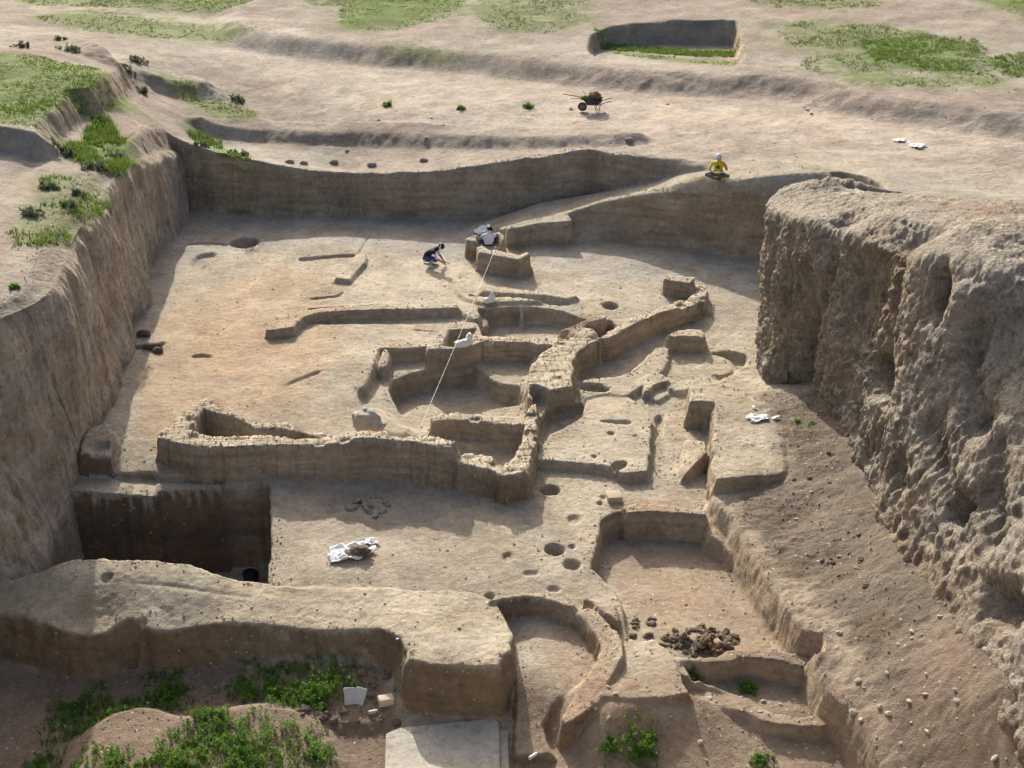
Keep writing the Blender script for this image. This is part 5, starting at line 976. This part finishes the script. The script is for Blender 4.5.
def figure(name, joints, bones, mats, loc, rz, label):
    """joints: {name: (x, y, z, radius)}; bones: (joint, joint, material index); one continuous skin"""
    root = empty('person', loc, rz); tag(root, label, 'person')
    J = dict(joints); Bn = list(bones)
    for s_, hand in (('l', 'hand_l'), ('r', 'hand_r')):          # palm, four fingers and a thumb
        if hand not in J: continue
        w_ = Vector(J['wrist_' + s_][:3]); h_ = Vector(J[hand][:3]); d = (h_ - w_).normalized(); sd_ = d.cross(Vector((0, 0, 1))); sd_ = sd_.normalized() if sd_.length > .1 else Vector((1, 0, 0)); up_ = sd_.cross(d)
        for k in range(4):
            o_ = (k - 1.5) * .021; L_ = (.072, .085, .08, .062)[k]; a = h_ + sd_ * o_ + d * .02; b = a + d * L_ * .55 - up_ * .012; c = b + d * L_ * .45 - up_ * .03
            for n_, q, r in (('a', a, .0095), ('b', b, .009), ('c', c, .0075)): J[f'f{s_}{k}{n_}'] = (*q, r)
            Bn += [(hand, f'f{s_}{k}a', 0), (f'f{s_}{k}a', f'f{s_}{k}b', 0), (f'f{s_}{k}b', f'f{s_}{k}c', 0)]
        t0 = w_.lerp(h_, .45); t1 = t0 + sd_ * .045 + d * .03; t2 = t1 + d * .035 + sd_ * .008
        J['t1' + s_] = (*t1, .011); J['t2' + s_] = (*t2, .009); Bn += [(hand, 't1' + s_, 0), ('t1' + s_, 't2' + s_, 0)]
    hd = Vector(J['head'][:3]); fw = Vector(J['nose'][:3]) - hd
    names = list(J); ix = {n: i for i, n in enumerate(names)}
    me = bpy.data.meshes.new('body'); me.from_pydata([J[n][:3] for n in names], [(ix[a], ix[b]) for a, b, _ in Bn], []); ob = bpy.data.objects.new('body', me); COL.objects.link(ob)
    sk = ob.modifiers.new('skin', 'SKIN'); sk.use_smooth_shade = True; sk.branch_smoothing = .3
    if not me.skin_vertices: me.skin_vertices.new() if hasattr(me.skin_vertices, 'new') else None
    for n in names: d_ = me.skin_vertices[0].data[ix[n]]; d_.radius = (J[n][3], J[n][3]); d_.use_root = n == 'pelvis'
    ss = ob.modifiers.new('sub', 'SUBSURF'); ss.levels = 1; ss.render_levels = 1
    dg = bpy.context.evaluated_depsgraph_get(); ev = bpy.data.meshes.new_from_object(ob.evaluated_get(dg)); bpy.data.objects.remove(ob)
    A = np.array([J[a][:3] for a, _, _ in Bn]); Bv = np.array([J[b][:3] for _, b, _ in Bn]); mi = [m for _, _, m in Bn]; ra = np.array([max(J[a][3], J[b][3]) for a, b, _ in Bn])
    ev.materials.clear()
    for m in mats: ev.materials.append(m)
    for p in ev.polygons:
        c = np.array(p.center); e = Bv - A; t = np.clip(((c - A) * e).sum(1) / (e * e).sum(1), 0, 1); dd_ = np.linalg.norm(c - A - e * t[:, None], axis=1) / ra; p.material_index = mi[int(np.argmin(dd_))]; p.use_smooth = True
    ev.name = 'body'; o = bpy.data.objects.new('body', ev); COL.objects.link(o); o.parent = root
    fw = fw.normalized(); sd_ = fw.cross(Vector((0, 0, 1))).normalized(); up_ = sd_.cross(fw)
    for s_ in (-1, 1):
        bm = bmesh.new(); bmesh.ops.create_uvsphere(bm, u_segments=8, v_segments=6, radius=.011); bm_obj('eye', bm, HAIR, root, loc=hd + fw * .088 + sd_ * .032 * s_ + up_ * .018)
    return root, hd, fw, sd_, up_
def cap_mesh(name, hd, fw, sd_, up_, mat, root, r=.112, brim=True, low=-.1, back=0.0):
    bm = bmesh.new(); bmesh.ops.create_uvsphere(bm, u_segments=20, v_segments=14, radius=1); M3 = Matrix((sd_, fw, up_)).transposed()
    kill = [v for v in bm.verts if v.co.z < low - back * max(0, -v.co.y) ]; bmesh.ops.delete(bm, geom=kill, context='VERTS')
    for v in bm.verts: v.co = Vector((v.co.x * r * .92, v.co.y * r * 1.08, v.co.z * r * 1.05 + .02))
    if brim:
        n = 9; ring0 = []; ring1 = []
        for k in range(n):
            a = math.pi * (k / (n - 1)); ring0.append(bm.verts.new((math.cos(a) * r * .9, math.sin(a) * r * 1.02, .025))); ring1.append(bm.verts.new((math.cos(a) * r * .95, math.sin(a) * (r + .085), .012)))
        for k in range(n - 1): bm.faces.new((ring0[k], ring0[k + 1], ring1[k + 1], ring1[k]))
    bmesh.ops.solidify(bm, geom=list(bm.faces), thickness=.006)
    for v in bm.verts: v.co = M3 @ v.co + hd
    return bm_obj(name, bm, mat, root)
def head_j(x, y, z, f, tilt=.0):
    """neck-top to crown with chin, nose and ears; f = unit facing vector in plan, tilt = looking down"""
    fx, fy = f; ct, st_ = math.cos(tilt), math.sin(tilt); sx, sy = fy, -fx
    def q(fo_, si, u_): return (x + fx * (fo_ * ct + u_ * st_) + sx * si, y + fy * (fo_ * ct + u_ * st_) + sy * si, z - fo_ * st_ + u_ * ct)
    return {'head': (*q(0, 0, 0), .092), 'crown': (*q(-.015, 0, .06), .088), 'chin': (*q(.045, 0, -.085), .048), 'nose': (*q(.108, 0, -.012), .014), 'noseb': (*q(.085, 0, .0), .03), 'ear_l': (*q(-.005, -.088, -.005), .016), 'ear_r': (*q(-.005, .088, -.005), .016)}
HB = [('neck', 'head', 0), ('head', 'crown', 0), ('head', 'chin', 0), ('head', 'noseb', 0), ('noseb', 'nose', 0), ('head', 'ear_l', 0), ('head', 'ear_r', 0)]
def bones(sh, tr, shoe, sl=None):
    sl = sh if sl is None else sl
    return HB + [('pelvis', 'waist', sh), ('waist', 'chest', sh), ('chest', 'neck', sh)] + [b for s_ in 'lr' for b in [('chest', 'sho_' + s_, sh), ('sho_' + s_, 'elb_' + s_, sl), ('elb_' + s_, 'wrist_' + s_, 0), ('wrist_' + s_, 'hand_' + s_, 0), ('pelvis', 'hip_' + s_, tr), ('hip_' + s_, 'knee_' + s_, tr), ('knee_' + s_, 'ank_' + s_, tr), ('ank_' + s_, 'toe_' + s_, shoe)]]
# seated cross-legged, local +y is forward
J1 = {'pelvis': (0, 0, .13, .15), 'waist': (0, .03, .30, .135), 'chest': (0, .06, .46, .15), 'neck': (0, .085, .60, .055), **head_j(.0, .115, .735, (0, 1), .35),
 'sho_l': (.19, .06, .53, .065), 'elb_l': (.30, .16, .30, .045), 'wrist_l': (.17, .33, .27, .030), 'hand_l': (.11, .37, .27, .03), 'sho_r': (-.19, .06, .53, .065), 'elb_r': (-.31, .22, .34, .045), 'wrist_r': (-.20, .27, .54, .030), 'hand_r': (-.15, .27, .60, .03),
 'hip_l': (.12, .05, .12, .10), 'knee_l': (.40, .30, .17, .07), 'ank_l': (-.02, .42, .07, .05), 'toe_l': (-.16, .40, .05, .04), 'hip_r': (-.12, .05, .12, .10), 'knee_r': (-.40, .30, .17, .07), 'ank_r': (.04, .34, .09, .05), 'toe_r': (.18, .35, .05, .04)}
p1_ = ground_at(718, 177); rz1 = math.pi + .0 - .25
r1 = figure('person', J1, bones(1, 2, 3), [SKIN, YEL, OLV, SHOE], p1_ + np.array([0, .0, -.01]), rz1, 'person in yellow shirt and pale cap sitting cross-legged on the ramp, writing')
cap_mesh('cap', *r1[1:], GRYC, r1[0]); cap_mesh('hair', *r1[1:], HAIR, r1[0], .104, False, -.35, -.3)
bm_obj('shirt_print', box_bm(.12, .012, .11, .004), PRINT, r1[0], loc=(0, .215, .42), rot=(-.15, 0, 0))
RZ = Matrix.Rotation(rz1, 3, 'Z'); nbp = Vector(p1_) + RZ @ Vector((-.08, .36, .285)); nbk = bm_obj('notebook', box_bm(.34, .25, .02, .004), plain_mat('white_paper', (.82, .82, .80), .7, .04), loc=nbp, rot=(.25, 0, rz1 + .2)); tag(nbk, 'white open notebook on the lap of the person in yellow', 'notebook')
pen = bm_obj('pencil', tube_bm([(0, 0, 0), (.0, .02, .13)], .005, 6), M_BLUE, loc=Vector(p1_) + RZ @ Vector((-.14, .31, .62))); tag(pen, 'thin pencil raised in the hand of the person in yellow', 'pencil')
# squatting digger, local +y forward (turned to the right of the photo)
J2 = {'pelvis': (0, -.05, .30, .15), 'waist': (0, .06, .43, .135), 'chest': (0, .26, .56, .145), 'neck': (0, .38, .64, .055), **head_j(0, .50, .69, (0, 1), .55),
 'sho_l': (.18, .29, .58, .065), 'elb_l': (.20, .40, .34, .045), 'wrist_l': (.10, .58, .18, .030), 'hand_l': (.07, .64, .14, .03), 'sho_r': (-.18, .29, .58, .065), 'elb_r': (-.24, .35, .34, .045), 'wrist_r': (-.16, .50, .18, .030), 'hand_r': (-.12, .56, .12, .03),
 'hip_l': (.11, -.05, .28, .10), 'knee_l': (.20, .32, .33, .07), 'ank_l': (.17, .10, .08, .05), 'toe_l': (.18, .26, .04, .04), 'hip_r': (-.11, -.05, .28, .10), 'knee_r': (-.22, .32, .10, .07), 'ank_r': (-.18, -.08, .09, .05), 'toe_r': (-.18, -.20, .05, .04)}
p2_ = ground_at(427, 265); rz2 = -math.pi / 2 - .25
r2 = figure('person', J2, [b if b[0] != 'knee_l' else ('knee_l', 'ank_l', 4) for b in bones(1, 2, 3, 5)], [SKIN, VEST, JEAN, WHT, GREYT, LIL], p2_ + np.array([0, .0, 0]), rz2, 'person in black vest and jeans crouching to scrape the shaded floor')
cap_mesh('hair', *r2[1:], HAIR, r2[0], .106, False, -.35, -.3)
hd, fw, sd_, up_ = r2[1:]; bm_obj('headband', tube_bm([hd + sd_ * .108 * math.cos(a) + (up_ * .9 - fw * .45).normalized() * .108 * math.sin(a) for a in np.linspace(-.5, math.pi + .5, 16)], .016, 6), WHT, r2[0])
RZ = Matrix.Rotation(rz2, 3, 'Z'); tr = empty('trowel', Vector(p2_) + RZ @ Vector((-.11, .60, .10)), rz2); tag(tr, 'small trowel in the hand of the crouching person', 'trowel')
bm_obj('grip', tube_bm([(0, -.05, .02), (0, .05, .01)], .013, 8), M_WOOD, tr); bm = bmesh.new(); q_ = [bm.verts.new(v) for v in [(-.04, .07, 0), (.04, .07, 0), (0, .22, -.06)]]; bm.faces.new(q_); bmesh.ops.solidify(bm, geom=list(bm.faces), thickness=.004); bm_obj('blade', bm, M_RUST, tr)
# seen from behind, seated on the ledge of the block
J3 = {'pelvis': (0, 0, .13, .15), 'waist': (0, .05, .27, .14), 'chest': (0, .16, .40, .15), 'neck': (0, .24, .50, .055), **head_j(.05, .32, .585, (.25, .97), .6),
 'sho_l': (-.19, .17, .45, .07), 'elb_l': (-.25, .32, .28, .05), 'wrist_l': (-.10, .45, .28, .03), 'hand_l': (-.05, .50, .27, .03), 'sho_r': (.19, .17, .45, .07), 'elb_r': (.27, .32, .28, .05), 'wrist_r': (.13, .44, .28, .03), 'hand_r': (.08, .49, .27, .03),
 'hip_l': (-.12, .05, .12, .10), 'knee_l': (-.22, .42, .28, .07), 'ank_l': (-.14, .56, .06, .05), 'toe_l': (-.14, .70, .04, .04), 'hip_r': (.12, .05, .12, .10), 'knee_r': (.22, .42, .28, .07), 'ank_r': (.14, .56, .06, .05), 'toe_r': (.14, .70, .04, .04)}
p3_ = ground_at(489, 246) - np.array([0, 0, .13])
r3 = figure('person', J3, [b if b[:2] not in (('sho_r', 'elb_r'),) else ('sho_r', 'elb_r', 4) for b in bones(1, 2, 3)], [SKIN, WHT, JEAN, SHOE, DRK], p3_, .1, 'black-haired person in white shirt seen from behind, seated at the mud block')
cap_mesh('hair', *r3[1:], HAIR, r3[0], .112, False, -.45, .5)
cloth('white_sheet', 481, 231, .3, .25, .2, 'pale grey sheet spread beside the seated person in white', 31, .06)
